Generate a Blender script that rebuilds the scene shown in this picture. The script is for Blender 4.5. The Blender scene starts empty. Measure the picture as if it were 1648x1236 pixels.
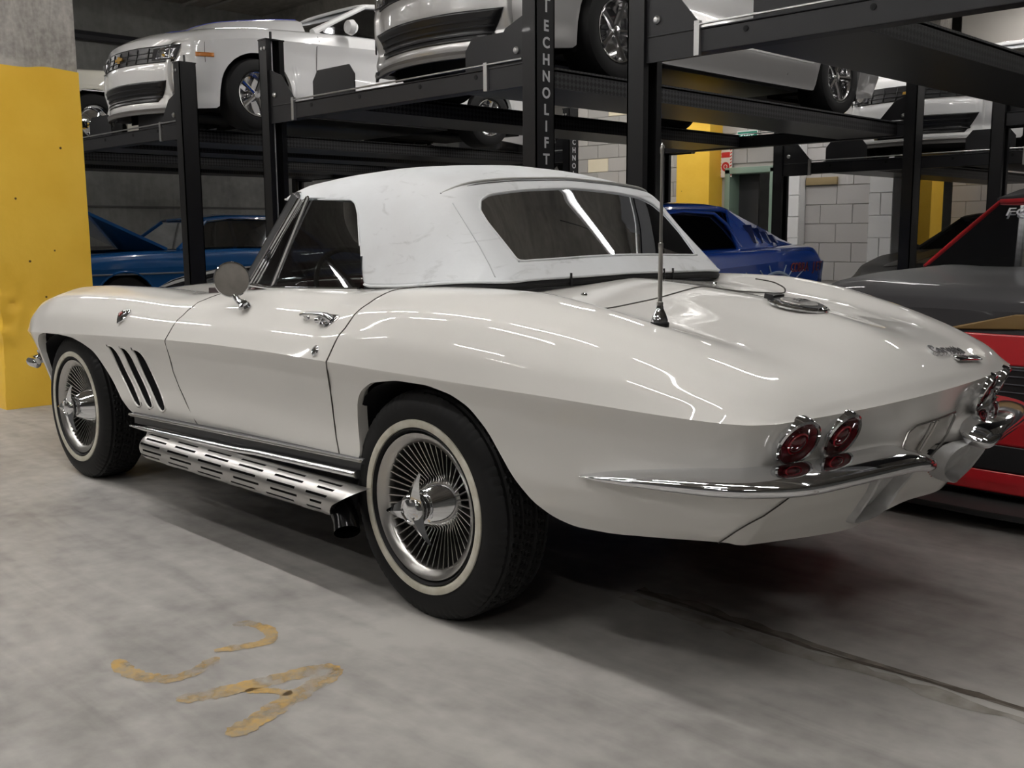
import bpy, bmesh, math, random
import numpy as np
from mathutils import Vector, Matrix
C = bpy.context.collection
SC = bpy.context.scene
PI = math.pi
random.seed(4)
# ------------------------------------------------------------------ camera
cam = bpy.data.cameras.new('camera'); camo = bpy.data.objects.new('camera', cam); C.objects.link(camo)
CX, CY, CZ, YAW, PITCH, ROLL, FPX = 2.1966, -2.6358, 1.1085, .7914, .1478, -.0068, 1635.5
cam.sensor_fit = 'HORIZONTAL'; cam.sensor_width = 36; cam.lens = 36*FPX/1648; cam.clip_end = 200
_f = Vector((-math.sin(YAW)*math.cos(PITCH), math.cos(YAW)*math.cos(PITCH), -math.sin(PITCH)))
_r = Vector((math.cos(YAW), math.sin(YAW), 0)); _u = _r.cross(_f)
_r2 = _r*math.cos(ROLL)+_u*math.sin(ROLL); _u2 = _u*math.cos(ROLL)-_r*math.sin(ROLL)
_m = Matrix((_r2, _u2, -_f)).transposed().to_4x4(); _m.translation = (CX, CY, CZ); camo.matrix_world = _m
SC.camera = camo
SC.view_settings.view_transform = 'Standard'; SC.view_settings.look = 'None'
SC.view_settings.gamma = 1; SC.view_settings.use_curve_mapping = False
SC.view_settings.exposure = 0.16
# ------------------------------------------------------------------ world (enclosed hall: faint grey fill)
w = bpy.data.worlds.new('world'); SC.world = w; w.use_nodes = True
w.node_tree.nodes['Background'].inputs[0].default_value = (.55, .58, .62, 1)
w.node_tree.nodes['Background'].inputs[1].default_value = .10
STRIP_POWER = 78.0
# ------------------------------------------------------------------ materials
MATS = {}
def mat(name, col, rough=.5, metal=0., coat=0., emit=None, estr=0., bump=None, var=None, spec=.5, trans=None):
    if name in MATS: return MATS[name]
    m = bpy.data.materials.new(name); m.use_nodes = True; nt = m.node_tree; b = nt.nodes['Principled BSDF']
    b.inputs['Base Color'].default_value = (*col, 1); b.inputs['Roughness'].default_value = rough
    b.inputs['Metallic'].default_value = metal; b.inputs['Coat Weight'].default_value = coat
    b.inputs['Coat Roughness'].default_value = .03; b.inputs['Specular IOR Level'].default_value = spec
    if emit: b.inputs['Emission Color'].default_value = (*emit, 1); b.inputs['Emission Strength'].default_value = estr
    tc = None
    if bump or var: tc = nt.nodes.new('ShaderNodeTexCoord')
    if var:      # (scale, amount, colour2)
        n = nt.nodes.new('ShaderNodeTexNoise'); n.inputs['Scale'].default_value = var[0]; n.inputs['Detail'].default_value = 6
        r = nt.nodes.new('ShaderNodeValToRGB'); r.color_ramp.elements[0].position = .5-var[1]; r.color_ramp.elements[1].position = .5+var[1]
        r.color_ramp.elements[0].color = (*var[2], 1); r.color_ramp.elements[1].color = (*col, 1)
        nt.links.new(tc.outputs['Object'], n.inputs['Vector']); nt.links.new(n.outputs['Fac'], r.inputs[0]); nt.links.new(r.outputs[0], b.inputs['Base Color'])
    if bump:     # (scale, strength, distance)
        n = nt.nodes.new('ShaderNodeTexNoise'); n.inputs['Scale'].default_value = bump[0]; n.inputs['Detail'].default_value = 5
        bp = nt.nodes.new('ShaderNodeBump'); bp.inputs['Strength'].default_value = bump[1]; bp.inputs['Distance'].default_value = bump[2]
        nt.links.new(tc.outputs['Object'], n.inputs['Vector']); nt.links.new(n.outputs['Fac'], bp.inputs['Height']); nt.links.new(bp.outputs[0], b.inputs['Normal'])
    MATS[name] = m; return m
def glass_mat(name, tint, refl=.12, rough=.02):
    if name in MATS: return MATS[name]
    m = bpy.data.materials.new(name); m.use_nodes = True; nt = m.node_tree
    for n in list(nt.nodes): nt.nodes.remove(n)
    o = nt.nodes.new('ShaderNodeOutputMaterial'); mx = nt.nodes.new('ShaderNodeMixShader')
    t = nt.nodes.new('ShaderNodeBsdfTransparent'); t.inputs[0].default_value = (*tint, 1)
    g = nt.nodes.new('ShaderNodeBsdfGlossy'); g.inputs['Roughness'].default_value = rough; g.inputs[0].default_value = (.95, .97, 1, 1)
    lw = nt.nodes.new('ShaderNodeLayerWeight'); lw.inputs[0].default_value = .35
    mr = nt.nodes.new('ShaderNodeMapRange'); mr.inputs['To Min'].default_value = refl; mr.inputs['To Max'].default_value = .9
    nt.links.new(lw.outputs['Fresnel'], mr.inputs['Value']); nt.links.new(mr.outputs[0], mx.inputs[0])
    nt.links.new(t.outputs[0], mx.inputs[1]); nt.links.new(g.outputs[0], mx.inputs[2]); nt.links.new(mx.outputs[0], o.inputs[0])
    MATS[name] = m; return m
PAINT = mat('cream_paint', (.72, .705, .672), .55, 0, 1., spec=.15)
CHROME = mat('chrome', (.82, .83, .85), .06, 1.)
SATIN = mat('satin_steel', (.50, .49, .47), .28, 1., bump=(60, .15, .002))
ALLOY = mat('aluminium', (.50, .49, .475), .33, 1.)
CASTGREY = mat('cast_grey', (.68, .68, .68), .5, .1, var=(16, .2, (.50, .50, .50)))
BLACK = mat('black_trim', (.012, .012, .013), .35)
DARK = mat('dark_void', (.004, .004, .005), .9)
RUBBER = mat('tyre_rubber', (.009, .009, .0095), .6, bump=(120, .1, .001), spec=.22)
WHITEWALL = mat('whitewall', (.62, .60, .52), .55, var=(30, .15, (.5, .47, .38)))
VINYL = mat('white_vinyl', (.66, .68, .70), .55, bump=(9, .25, .01), var=(2.2, .10, (.60, .61, .62)))
def _grime(m):
    nt = m.node_tree; b = nt.nodes['Principled BSDF']; N = nt.nodes.new; L = nt.links.new; src = b.inputs['Base Color'].links[0].from_socket
    tc = N('ShaderNodeTexCoord'); mp = N('ShaderNodeMapping'); mp.inputs['Rotation'].default_value = (.4, .7, 0); mp.inputs['Scale'].default_value = (2.4, 2.4, 7); n = N('ShaderNodeTexNoise'); n.inputs['Scale'].default_value = 2.6; n.inputs['Detail'].default_value = 7; n.inputs['Distortion'].default_value = 1.6
    r = N('ShaderNodeValToRGB'); r.color_ramp.elements[0].position = .60; r.color_ramp.elements[1].position = .72; r.color_ramp.elements[0].color = (1, 1, 1, 1); r.color_ramp.elements[1].color = (.70, .70, .69, 1)
    mx = N('ShaderNodeMixRGB'); mx.blend_type = 'MULTIPLY'; mx.inputs[0].default_value = .8; L(tc.outputs['Object'], mp.inputs[0]); L(mp.outputs[0], n.inputs['Vector']); L(n.outputs['Fac'], r.inputs[0]); L(src, mx.inputs[1]); L(r.outputs[0], mx.inputs[2]); L(mx.outputs[0], b.inputs['Base Color'])
_grime(VINYL)
GLASS = glass_mat('dark_glass', (.30, .32, .32), .13, .015)
REDLENS = mat('red_lens', (.085, .003, .006), .12, 0, .8)
LIFT = mat('lift_black', (.008, .008, .009), .4, .0, .05, bump=(30, .05, .002), spec=.3)
GREYTRIM = mat('grey_sill', (.045, .045, .048), .4)
# ------------------------------------------------------------------ object helpers
def link(o, parent=None):
    C.objects.link(o)
    if parent is not None: o.parent = parent
    return o
def tag(o, label=None, cat=None, group=None, kind=None):
    if label: o['label'] = label
    if cat: o['category'] = cat
    if group: o['group'] = group
    if kind: o['kind'] = kind
    return o
def empty(name, loc=(0, 0, 0), rz=0., label=None, cat=None, group=None):
    o = bpy.data.objects.new(name, None); o.location = loc; o.rotation_euler = (0, 0, rz); o.empty_display_size = .1
    link(o); return tag(o, label, cat, group)
def mesh(name, V, F, m, parent=None, smooth=True, norms=None, sharp=None):
    me = bpy.data.meshes.new(name); me.from_pydata([tuple(v) for v in V], [], [tuple(f) for f in F])
    me.materials.append(m); me.update()
    if smooth: me.polygons.foreach_set('use_smooth', [True]*len(me.polygons))
    if sharp is not None and smooth: me.set_sharp_from_angle(angle=math.radians(sharp))
    if norms is not None: me.normals_split_custom_set_from_vertices([tuple(n) for n in norms])
    return link(bpy.data.objects.new(name, me), parent)
class MB:
    """collects pieces of ONE mesh"""
    def __init__(s): s.V = []; s.F = []
    def add(s, V, F):
        n = len(s.V); s.V += [tuple(v) for v in V]; s.F += [tuple(i+n for i in f) for f in F]; return s
    def box(s, a, b, R=None, c=0.):
        x0, y0, z0 = [min(a[i], b[i]) for i in range(3)]; x1, y1, z1 = [max(a[i], b[i]) for i in range(3)]
        V = [(x0, y0, z0), (x1, y0, z0), (x1, y1, z0), (x0, y1, z0), (x0, y0, z1), (x1, y0, z1), (x1, y1, z1), (x0, y1, z1)]
        if R is not None: V = [tuple(R @ Vector(v)) for v in V]
        return s.add(V, [(0, 3, 2, 1), (4, 5, 6, 7), (0, 1, 5, 4), (1, 2, 6, 5), (2, 3, 7, 6), (3, 0, 4, 7)])
    def tube(s, pts, r, n=8, closed=False, caps=True, prof=None):
        """sweep circle (radius r or list) or profile [(a,b)] along pts"""
        P = [Vector(p) for p in pts]; k = len(P); rr = r if isinstance(r, (list, tuple)) else [r]*k
        T = []
        for i in range(k):
            a = P[(i-1) % k] if (closed or i > 0) else P[i]; b = P[(i+1) % k] if (closed or i < k-1) else P[i]
            T.append((b-a).normalized())
        up = Vector((0, 0, 1)) if abs(T[0].z) < .9 else Vector((1, 0, 0))
        N = (up-T[0]*up.dot(T[0])).normalized(); rings = []
        pr = prof or [(math.cos(2*PI*j/n), math.sin(2*PI*j/n)) for j in range(n)]; n = len(pr)
        base = len(s.V)
        for i in range(k):
            N = (N-T[i]*N.dot(T[i])).normalized(); B = T[i].cross(N)
            for (a, b) in pr: s.V.append(tuple(P[i]+N*(a*rr[i])+B*(b*rr[i])))
        for i in range(k if closed else k-1):
            i2 = (i+1) % k
            for j in range(n):
                j2 = (j+1) % n; s.F.append((base+i*n+j, base+i*n+j2, base+i2*n+j2, base+i2*n+j))
        if caps and not closed:
            s.F.append(tuple(base+j for j in range(n))[::-1]); s.F.append(tuple(base+(k-1)*n+j for j in range(n)))
        return s
    def lathe(s, prof, o=(0, 0, 0), axis=(0, 0, 1), n=32, close=False, a0=0., a1=2*PI):
        A = Vector(axis).normalized(); U = Vector((1, 0, 0)) if abs(A.x) < .9 else Vector((0, 0, 1)); U = (U-A*U.dot(A)).normalized(); W = A.cross(U); O = Vector(o)
        base = len(s.V); full = abs(a1-a0-2*PI) < 1e-6; m = n if full else n+1; k = len(prof)
        for i in range(m):
            t = a0+(a1-a0)*i/n; d = U*math.cos(t)+W*math.sin(t)
            for (r, h) in prof: s.V.append(tuple(O+d*r+A*h))
        for i in range(n):
            i2 = (i+1) % m
            for j in range(k if close else k-1):
                j2 = (j+1) % k; s.F.append((base+i*k+j, base+i2*k+j, base+i2*k+j2, base+i*k+j2))
        return s
    def prism(s, poly, ax, a, b):
        """extrude 2D polygon along axis ax from a to b; the other two axes in cyclic xyz order"""
        n = len(poly); base = len(s.V)
        for h in (a, b):
            for (u, v) in poly:
                p = [0, 0, 0]; o = [i for i in range(3) if i != ax]; p[ax] = h; p[o[0]] = u; p[o[1]] = v; s.V.append(tuple(p))
        s.F.append(tuple(base+i for i in range(n))[::-1]); s.F.append(tuple(base+n+i for i in range(n)))
        for i in range(n):
            j = (i+1) % n; s.F.append((base+i, base+j, base+n+j, base+n+i))
        return s
    def build(s, name, m, parent=None, smooth=True, sharp=35, bevel=0., seg=2, fix=True):
        if fix or bevel:
            bm = bmesh.new(); vs = [bm.verts.new(v) for v in s.V]
            for f in s.F:
                try: bm.faces.new([vs[i] for i in f])
                except ValueError: pass
            bmesh.ops.recalc_face_normals(bm, faces=bm.faces)
            if bevel: bmesh.ops.bevel(bm, geom=[e for e in bm.edges if len(e.link_faces) == 2 and e.calc_face_angle(0) > .5], offset=bevel, segments=seg, affect='EDGES', profile=.6, clamp_overlap=True)
            me = bpy.data.meshes.new(name); bm.to_mesh(me); bm.free()
        else:
            me = bpy.data.meshes.new(name); me.from_pydata(s.V, [], s.F)
        me.materials.append(m)
        if smooth:
            me.polygons.foreach_set('use_smooth', [True]*len(me.polygons)); me.set_sharp_from_angle(angle=math.radians(sharp))
        return link(bpy.data.objects.new(name, me), parent)
def copy_tree(o, parent=None):
    c = o.copy(); C.objects.link(c); c.parent = parent
    for ch in o.children: copy_tree(ch, c)
    return c
def text_mesh(name, txt, size, m, M, parent=None, depth=.003, shear=0., sx=1., align='CENTER', bold=0.):
    cu = bpy.data.curves.new(name, 'FONT'); cu.body = txt; cu.size = size; cu.extrude = depth; cu.align_x = align; cu.align_y = 'CENTER'; cu.shear = shear
    cu.resolution_u = 3; cu.offset = bold
    t = bpy.data.objects.new(name+'_src', cu); C.objects.link(t); bpy.context.view_layer.update()
    me = bpy.data.meshes.new_from_object(t.evaluated_get(bpy.context.evaluated_depsgraph_get())); bpy.data.objects.remove(t)
    me.name = name; me.materials.clear(); me.materials.append(m)
    me.transform(Matrix.Diagonal((sx, 1, 1, 1))); me.transform(M)
    return link(bpy.data.objects.new(name, me), parent)
def frame(o, xd, yd):
    """matrix with origin o, x axis xd, y axis ~yd"""
    x = Vector(xd).normalized(); y = Vector(yd); y = (y-x*y.dot(x)).normalized(); z = x.cross(y)
    M = Matrix((x, y, z)).transposed().to_4x4(); M.translation = Vector(o); return M
def gsm(A, sig, axis=0, fixed=True):
    """gaussian smoothing along an axis with sig in samples, linear extrapolation at the ends"""
    A = np.asarray(A, float); A = np.moveaxis(A, axis, 0); r = int(3*sig)+1; n = len(A)
    k = np.exp(-.5*(np.arange(-r, r+1)/sig)**2); k /= k.sum()
    lo = 2*A[0]-A[1:r+1][::-1] if n > r else np.repeat(A[:1], r, 0); hi = 2*A[-1]-A[-r-1:-1][::-1] if n > r else np.repeat(A[-1:], r, 0)
    B = np.concatenate([lo, A, hi]); out = sum(k[i]*B[i:i+n] for i in range(2*r+1))
    return np.moveaxis(out, 0, axis)
def tab(x, keys):
    """keys: [(x, v1, v2...)] -> linear interpolation of every column"""
    K = np.array(keys, float); return np.stack([np.interp(x, K[:, 0], K[:, c]) for c in range(1, K.shape[1])], -1)
def gridfaces(n, m, flip=False):
    F = []
    for i in range(n-1):
        for j in range(m-1):
            a = (i*m+j, i*m+j+1, (i+1)*m+j+1, (i+1)*m+j); F.append(a[::-1] if flip else a)
    return F
def gridnormals(G, flip=False):
    du = np.gradient(G, axis=0); dv = np.gradient(G, axis=1); n = np.cross(du, dv); l = np.linalg.norm(n, axis=-1, keepdims=True); n = n/np.maximum(l, 1e-12)
    return -n if flip else n
# ------------------------------------------------------------------ car shell: upper height surface inside a crease loop, lower skirt below it
class Shell:
    """left half: y<0.  front at -x, tail at +x."""
    def __init__(s, x0, x1, wtab, ztab, uptab, bow, low, bottom, us, N=560, M=64, rows=48, sigx=.045, sigu=2.2, ends=(.12, .12), lowsig=.05, step=.0085):
        s.step = step
        # stations, denser near the ends
        p = np.linspace(0, 1, N); xs = x0+(x1-x0)*(p-.035*np.sin(2*PI*p)*1.); dx = (x1-x0)/N; s.xs = xs
        sg = sigx/dx
        xd = np.linspace(x0, x1, 1200); sd = sigx/((x1-x0)/1200)
        W = gsm(tab(xd, wtab), .02/((x1-x0)/1200)); s.wf = lambda x: np.interp(x, xd, W[:, 0])
        Z = gsm(tab(xd, ztab), sd); s.zf = lambda x: np.interp(x, xd, Z[:, 0])
        U = gsm(tab(xd, uptab), sd)                                    # columns y1,z1,y2,z2,...
        K = U.shape[1]//2
        w_ = s.wf(xs); z_ = s.zf(xs); Ux = np.stack([np.interp(xs, xd, U[:, c]) for c in range(2*K)], -1)
        Py = np.concatenate([np.ones((N, 1)), np.stack([Ux[:, 2*k] for k in range(K)], -1)], 1)    # fractions of w ... given as absolute y
        Py[:, 0] = w_
        Pz = np.concatenate([z_[:, None], np.stack([Ux[:, 2*k+1] for k in range(K)], -1)], 1)
        u = np.linspace(0, 1, M); ku = np.array(us); uu = np.linspace(0, 1, 200)
        G = np.zeros((N, M, 3))
        for i in range(N):
            yy = np.interp(uu, ku, Py[i]); zz = np.interp(uu, ku, Pz[i])
            yy = gsm(yy, sigu*200/M); zz0 = zz; 
            zz = gsm(np.concatenate([zz, zz[::-1][1:]]), sigu*200/M)[:200]; zz[0:1] = zz0[0]
            G[i, :, 1] = -np.interp(u, uu, yy); G[i, :, 2] = np.interp(u, uu, zz)
        G[:, 0, 1] = -w_; G[:, 0, 2] = z_; G[:, -1, 1] = 0
        # flatten the surface onto the crease at nose and tail
        bw = np.interp(xs, *zip(*bow)); e0 = np.clip((xs-x0)/ends[0], 0, 1); e1 = np.clip((x1-xs)/ends[1], 0, 1)
        for i in range(N):
            q = (1-(1-e0[i])**2.2)*(1-(1-e1[i])**2.0) if (e0[i] < 1 or e1[i] < 1) else 1.
            sfrac = np.clip(-G[i, :, 1]/max(w_[i], 1e-6), 0, 1)
            edge = z_[i]; G[i, :, 2] = edge+(G[i, :, 2]-edge)*q
            G[i, :, 1] *= 1
            G[i, :, 0] = xs[i]+bw[i]*(1-sfrac**2.2)
        s.G = G; s.N, s.M = N, M
        # loop of the left half
        L = np.concatenate([G[0, ::-1], G[1:-1, 0], G[-1, :]]); d = np.r_[0, np.cumsum(np.linalg.norm(np.diff(L[:, :2], axis=0), axis=1))]
        T = np.linspace(0, d[-1], int(d[-1]/step)); L = np.stack([np.interp(T, d, L[:, c]) for c in range(3)], -1)
        tl = np.gradient(L[:, :2], axis=0); nn = np.stack([tl[:, 1], -tl[:, 0]], -1); nn /= np.linalg.norm(nn, axis=1, keepdims=True)
        # outward = (for left side moving +x : tangent (1,0) -> outward (0,-1))
        nn = gsm(nn, max(.035/step, 1.2)); nn[0] = (-1, 0); nn[-1] = (1, 0); nn /= np.linalg.norm(nn, axis=1, keepdims=True)
        s.L, s.nn, s.T = L, nn, T
        side = (d >= 0)
        # t as function of x on the side: use points between the two corners
        i0 = int(np.argmax(np.linspace(0, d[-1], len(T)) >= d[M-1])); i1 = int(np.argmax(T >= d[M-1+N-2]))-1
        s.i0, s.i1 = i0, i1; s.tx = lambda x: np.interp(x, L[i0:i1, 0], T[i0:i1])
        # t keys: 'f',frac (0 centre..1 corner) / number x / 'r',frac (1 corner..0 centre)
        def tk(k):
            if isinstance(k, tuple): return T[i0]*k[1] if k[0] == 'f' else T[i1]+(T[-1]-T[i1])*(1-k[1])
            return float(s.tx(k))
        s.tk = tk
        # inset table: low = [(key, [(z, inset), ...])]
        zz = np.linspace(.15, 1.2, 421); rowsI = []
        for k, prof in low:
            pr = sorted(prof); rowsI.append(np.interp(zz, [a for a, b in pr], [b for a, b in pr]))
        kt = np.array([tk(k) for k, _ in low]); R = np.array(rowsI)
        I = np.stack([np.interp(T, kt, R[:, c]) for c in range(len(zz))], -1)
        I = gsm(I, max(lowsig/step, .8), 0); I = gsm(I, 2.0, 1)
        s.I, s.zz = I, zz
        # bottom outline: [(key_top, key_bot, z)]
        bt = np.array([(tk(a), tk(b), c) for a, b, c in bottom]); 
        tb = np.interp(T, bt[:, 0], bt[:, 1]); zb = np.interp(T, bt[:, 0], bt[:, 2])
        tb = gsm(tb, 1.6 if step < .012 else .5); zb = gsm(zb, 1.6 if step < .012 else .5)
        v = np.linspace(0, 1, rows)
        TT = T[:, None]+(tb-T)[:, None]*v[None]; ZZ = L[:, 2][:, None]+(zb-L[:, 2])[:, None]*v[None]
        s.TT, s.ZZ = TT, ZZ; s.rows = rows
        s.S = s.surf(TT, ZZ); 
        s.bt, s.zbot, s.tbot = bt, zb, tb
    def surf(s, t, z):
        t = np.asarray(t, float); z = np.asarray(z, float)
        ti = np.clip(np.interp(t, s.T, np.arange(len(s.T))), 0, len(s.T)-1.001); a = ti.astype(int); f = ti-a
        lz = s.L[a, 2]*(1-f)+s.L[a+1, 2]*f
        zi = np.clip((z-s.zz[0])/(s.zz[1]-s.zz[0]), 0, len(s.zz)-1.001); b = zi.astype(int); g = zi-b
        ins = (s.I[a, b]*(1-f)+s.I[a+1, b]*f)*(1-g)+(s.I[a, b+1]*(1-f)+s.I[a+1, b+1]*f)*g
        zi = np.clip((lz-s.zz[0])/(s.zz[1]-s.zz[0]), 0, len(s.zz)-1.001); b = zi.astype(int); g = zi-b
        i0 = (s.I[a, b]*(1-f)+s.I[a+1, b]*f)*(1-g)+(s.I[a, b+1]*(1-f)+s.I[a+1, b+1]*f)*g
        ins = ins-i0
        P = s.L[a, :2]*(1-f)[..., None]+s.L[a+1, :2]*f[..., None]; n = s.nn[a]*(1-f)[..., None]+s.nn[a+1]*f[..., None]
        P = P-n*ins[..., None]
        return np.concatenate([P, z[..., None]], -1)
    def side(s, x, z, off=0.):
        """point of the lower skin at side coordinate x, height z"""
        t = s.tx(x); p = s.surf(np.array([t]), np.array([z]))[0]; i = int(np.searchsorted(s.T, t)); n = s.nn[min(i, len(s.nn)-1)]
        return Vector((p[0]+n[0]*off, p[1]+n[1]*off, z))
    def top(s, x, y, off=0.):
        """point of the upper surface (left half y<=0)"""
        sg = 1 if y > 0 else -1; y = -abs(y); i = int(np.clip(np.searchsorted(s.xs, x), 1, s.N-2)); lo, hi = max(0, i-60), min(s.N-1, i+60)
        f = lambda k, c: float(np.interp(y, s.G[k, :, 1], s.G[k, :, c]))
        while hi-lo > 1:
            m_ = (lo+hi)//2
            if f(m_, 0) < x: lo = m_
            else: hi = m_
        xa, xb = f(lo, 0), f(hi, 0); t = min(1, max(0, (x-xa)/max(xb-xa, 1e-6)))
        return Vector((x, y*(-sg), f(lo, 2)*(1-t)+f(hi, 2)*t+off))
    def flank(s, x, u, off=0.):
        """point of the upper surface at station x and section parameter index fraction u (0 crease .. 1 centre)"""
        i = int(np.clip(np.searchsorted(s.xs, x), 1, s.N-2)); j = u*(s.M-1); a = int(min(j, s.M-2)); f = j-a
        p = s.G[i, a]*(1-f)+s.G[i, a+1]*f
        du = s.G[i+1, a]-s.G[i-1, a]; dv = s.G[i, a+1]-s.G[i, a]; n = np.cross(du, dv); n /= np.linalg.norm(n)
        return Vector(p+n*off), Vector(n)
    def build(s, parent, m, drop_up=None, drop_low=None, split=None, lip=.03, name='body'):
        """mirrored meshes; split = (name, fn_up(x,y,u), fn_low(x,z)) makes a separate part on the left side"""
        G = s.G; N, M = s.N, s.M; nU = gridnormals(G)
        if nU[N//2, M//2, 2] < 0: nU = -nU
        Gf = np.concatenate([G, (G*[1, -1, 1])[:, ::-1][:, 1:]], 1); Nf = np.concatenate([nU, (nU*[1, -1, 1])[:, ::-1][:, 1:]], 1)
        Nf[:, M-1] = (nU[:, -1]*[1, 0, 1]); Nf /= np.linalg.norm(Nf, axis=-1, keepdims=True)
        outs = {}
        def emit(key, Gm, Nm, keep):
            n, m_ = Gm.shape[:2]; V, NN, F = outs.setdefault(key, ([], [], [])); base = len(V)
            idx = -np.ones(n*m_, int); Vf = Gm.reshape(-1, 3); Nn = Nm.reshape(-1, 3)
            for i in range(n-1):
                for j in range(m_-1):
                    if keep[i, j]:
                        q = [i*m_+j, (i+1)*m_+j, (i+1)*m_+j+1, i*m_+j+1]
                        for k in q:
                            if idx[k] < 0: idx[k] = len(V); V.append(Vf[k]); NN.append(Nn[k])
                        f = [idx[k] for k in q]
                        a, b, c = (Vf[q[k]] for k in (0, 1, 2)); 
                        if np.dot(np.cross(b-a, c-a), Nn[q[0]]+Nn[q[2]]) < 0: f = f[::-1]
                        F.append(tuple(f))
        cen = (Gf[:-1, :-1]+Gf[1:, 1:])/2; ui = np.minimum(np.arange(2*M-2), 2*M-3-np.arange(2*M-2))[None].repeat(N-1, 0)/(M-1)
        keep = np.ones((N-1, 2*M-2), bool)
        if drop_up: keep &= ~drop_up(cen[..., 0], cen[..., 1], ui)
        if split:
            sp = split[1](cen[..., 0], cen[..., 1], ui)&(cen[..., 1] < 0)
            emit('split', Gf, Nf, keep & sp); emit('main', Gf, Nf, keep & ~sp)
        else: emit('main', Gf, Nf, keep)
        S = s.S; nS = gridnormals(S); i = (s.i0+s.i1)//2
        if nS[i, 3, 1] > 0: nS = -nS
        # rolled lip at the bottom edge
        ex = np.zeros_like(S[:, :3]); d = np.concatenate([s.nn, np.zeros((len(s.nn), 1))], 1); e = S[:, -1]
        ex = np.stack([e, e-d*lip*.15+np.array([0, 0, .000]), e-d*lip, e-d*(lip+.02)+np.array([0, 0, .02])], 1)
        nX = np.repeat(np.array([[[0, 0, -1.]]]), len(e), 0).repeat(4, 1)
        nX[:, :] = -np.cross(np.gradient(e, axis=0), -d)[:, None]; nX /= np.maximum(np.linalg.norm(nX, axis=-1, keepdims=True), 1e-9)
        for sg in (1, -1):
            Sm = S*[1, sg, 1]; Nm = nS*[1, sg, 1]; cen = (Sm[:-1, :-1]+Sm[1:, 1:])/2
            keep = np.ones(cen.shape[:2], bool)
            if drop_low: keep &= ~drop_low(cen[..., 0], cen[..., 1]*sg, cen[..., 2])
            if split and sg == 1:
                TTc = (s.TT[:-1, :-1]+s.TT[1:, 1:])/2; tt = (s.T[:-1, None]+s.T[1:, None])/2+0*TTc
                sp = split[2](tt)
                emit('split', Sm, Nm, keep & sp); emit('main', Sm, Nm, keep & ~sp)
            else: emit('main', Sm, Nm, keep)
            emit('main', ex*[1, sg, 1], nX*[1, sg, 1], np.ones((len(e)-1, 3), bool))
        res = [mesh(name, *(outs['main'][0], outs['main'][2]), m, parent, norms=outs['main'][1])]
        if split: res.append(mesh(split[0], outs['split'][0], outs['split'][2], m, parent, norms=outs['split'][1]))
        return res

def _end(s, y, z, off, rng):
    """skin point at lateral |y| on the nose (rng='f') or the tail ('r')"""
    idx = np.arange(0, s.i0+int(.35/s.step)) if rng == 'f' else np.arange(s.i1-int(.35/s.step), len(s.T))
    P = s.surf(s.T[idx], np.full(len(idx), float(z))); yy = -P[:, 1]
    if rng == 'r': P = P[::-1]; yy = yy[::-1]; idx = idx[::-1]
    k = int(np.argmax(yy >= abs(y))); k = max(k, 1); f = (abs(y)-yy[k-1])/max(yy[k]-yy[k-1], 1e-6); p = P[k-1]*(1-f)+P[k]*f; n = s.nn[idx[k]]
    return Vector((p[0]+n[0]*off, (p[1]+n[1]*off)*(-1 if y > 0 else 1), z))
def patch(s, quad, m, name, parent, kind='f', off=.004, n=14, thick=.0):
    """panel that follows the skin; quad = 4 corners (a,z), a = y on nose/tail or x on the left side"""
    V = []; q = [np.array(c, float) for c in quad]
    fn = (lambda a, z: _end(s, a, z, off, kind)) if kind in 'fr' else (lambda a, z: s.side(a, z, off))
    for i in range(n):
        for j in range(n):
            u, v = j/(n-1), i/(n-1); p = q[0]*(1-u)*(1-v)+q[1]*u*(1-v)+q[2]*u*v+q[3]*(1-u)*v; V.append(fn(float(p[0]), float(p[1])))
    o_ = mesh(name, V, [(i*n+j, i*n+j+1, (i+1)*n+j+1, (i+1)*n+j) for i in range(n-1) for j in range(n-1)], m, parent)
    md = o_.modifiers.new('s', 'SOLIDIFY'); md.thickness = max(thick, .006); md.offset = 0
    return o_
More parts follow.
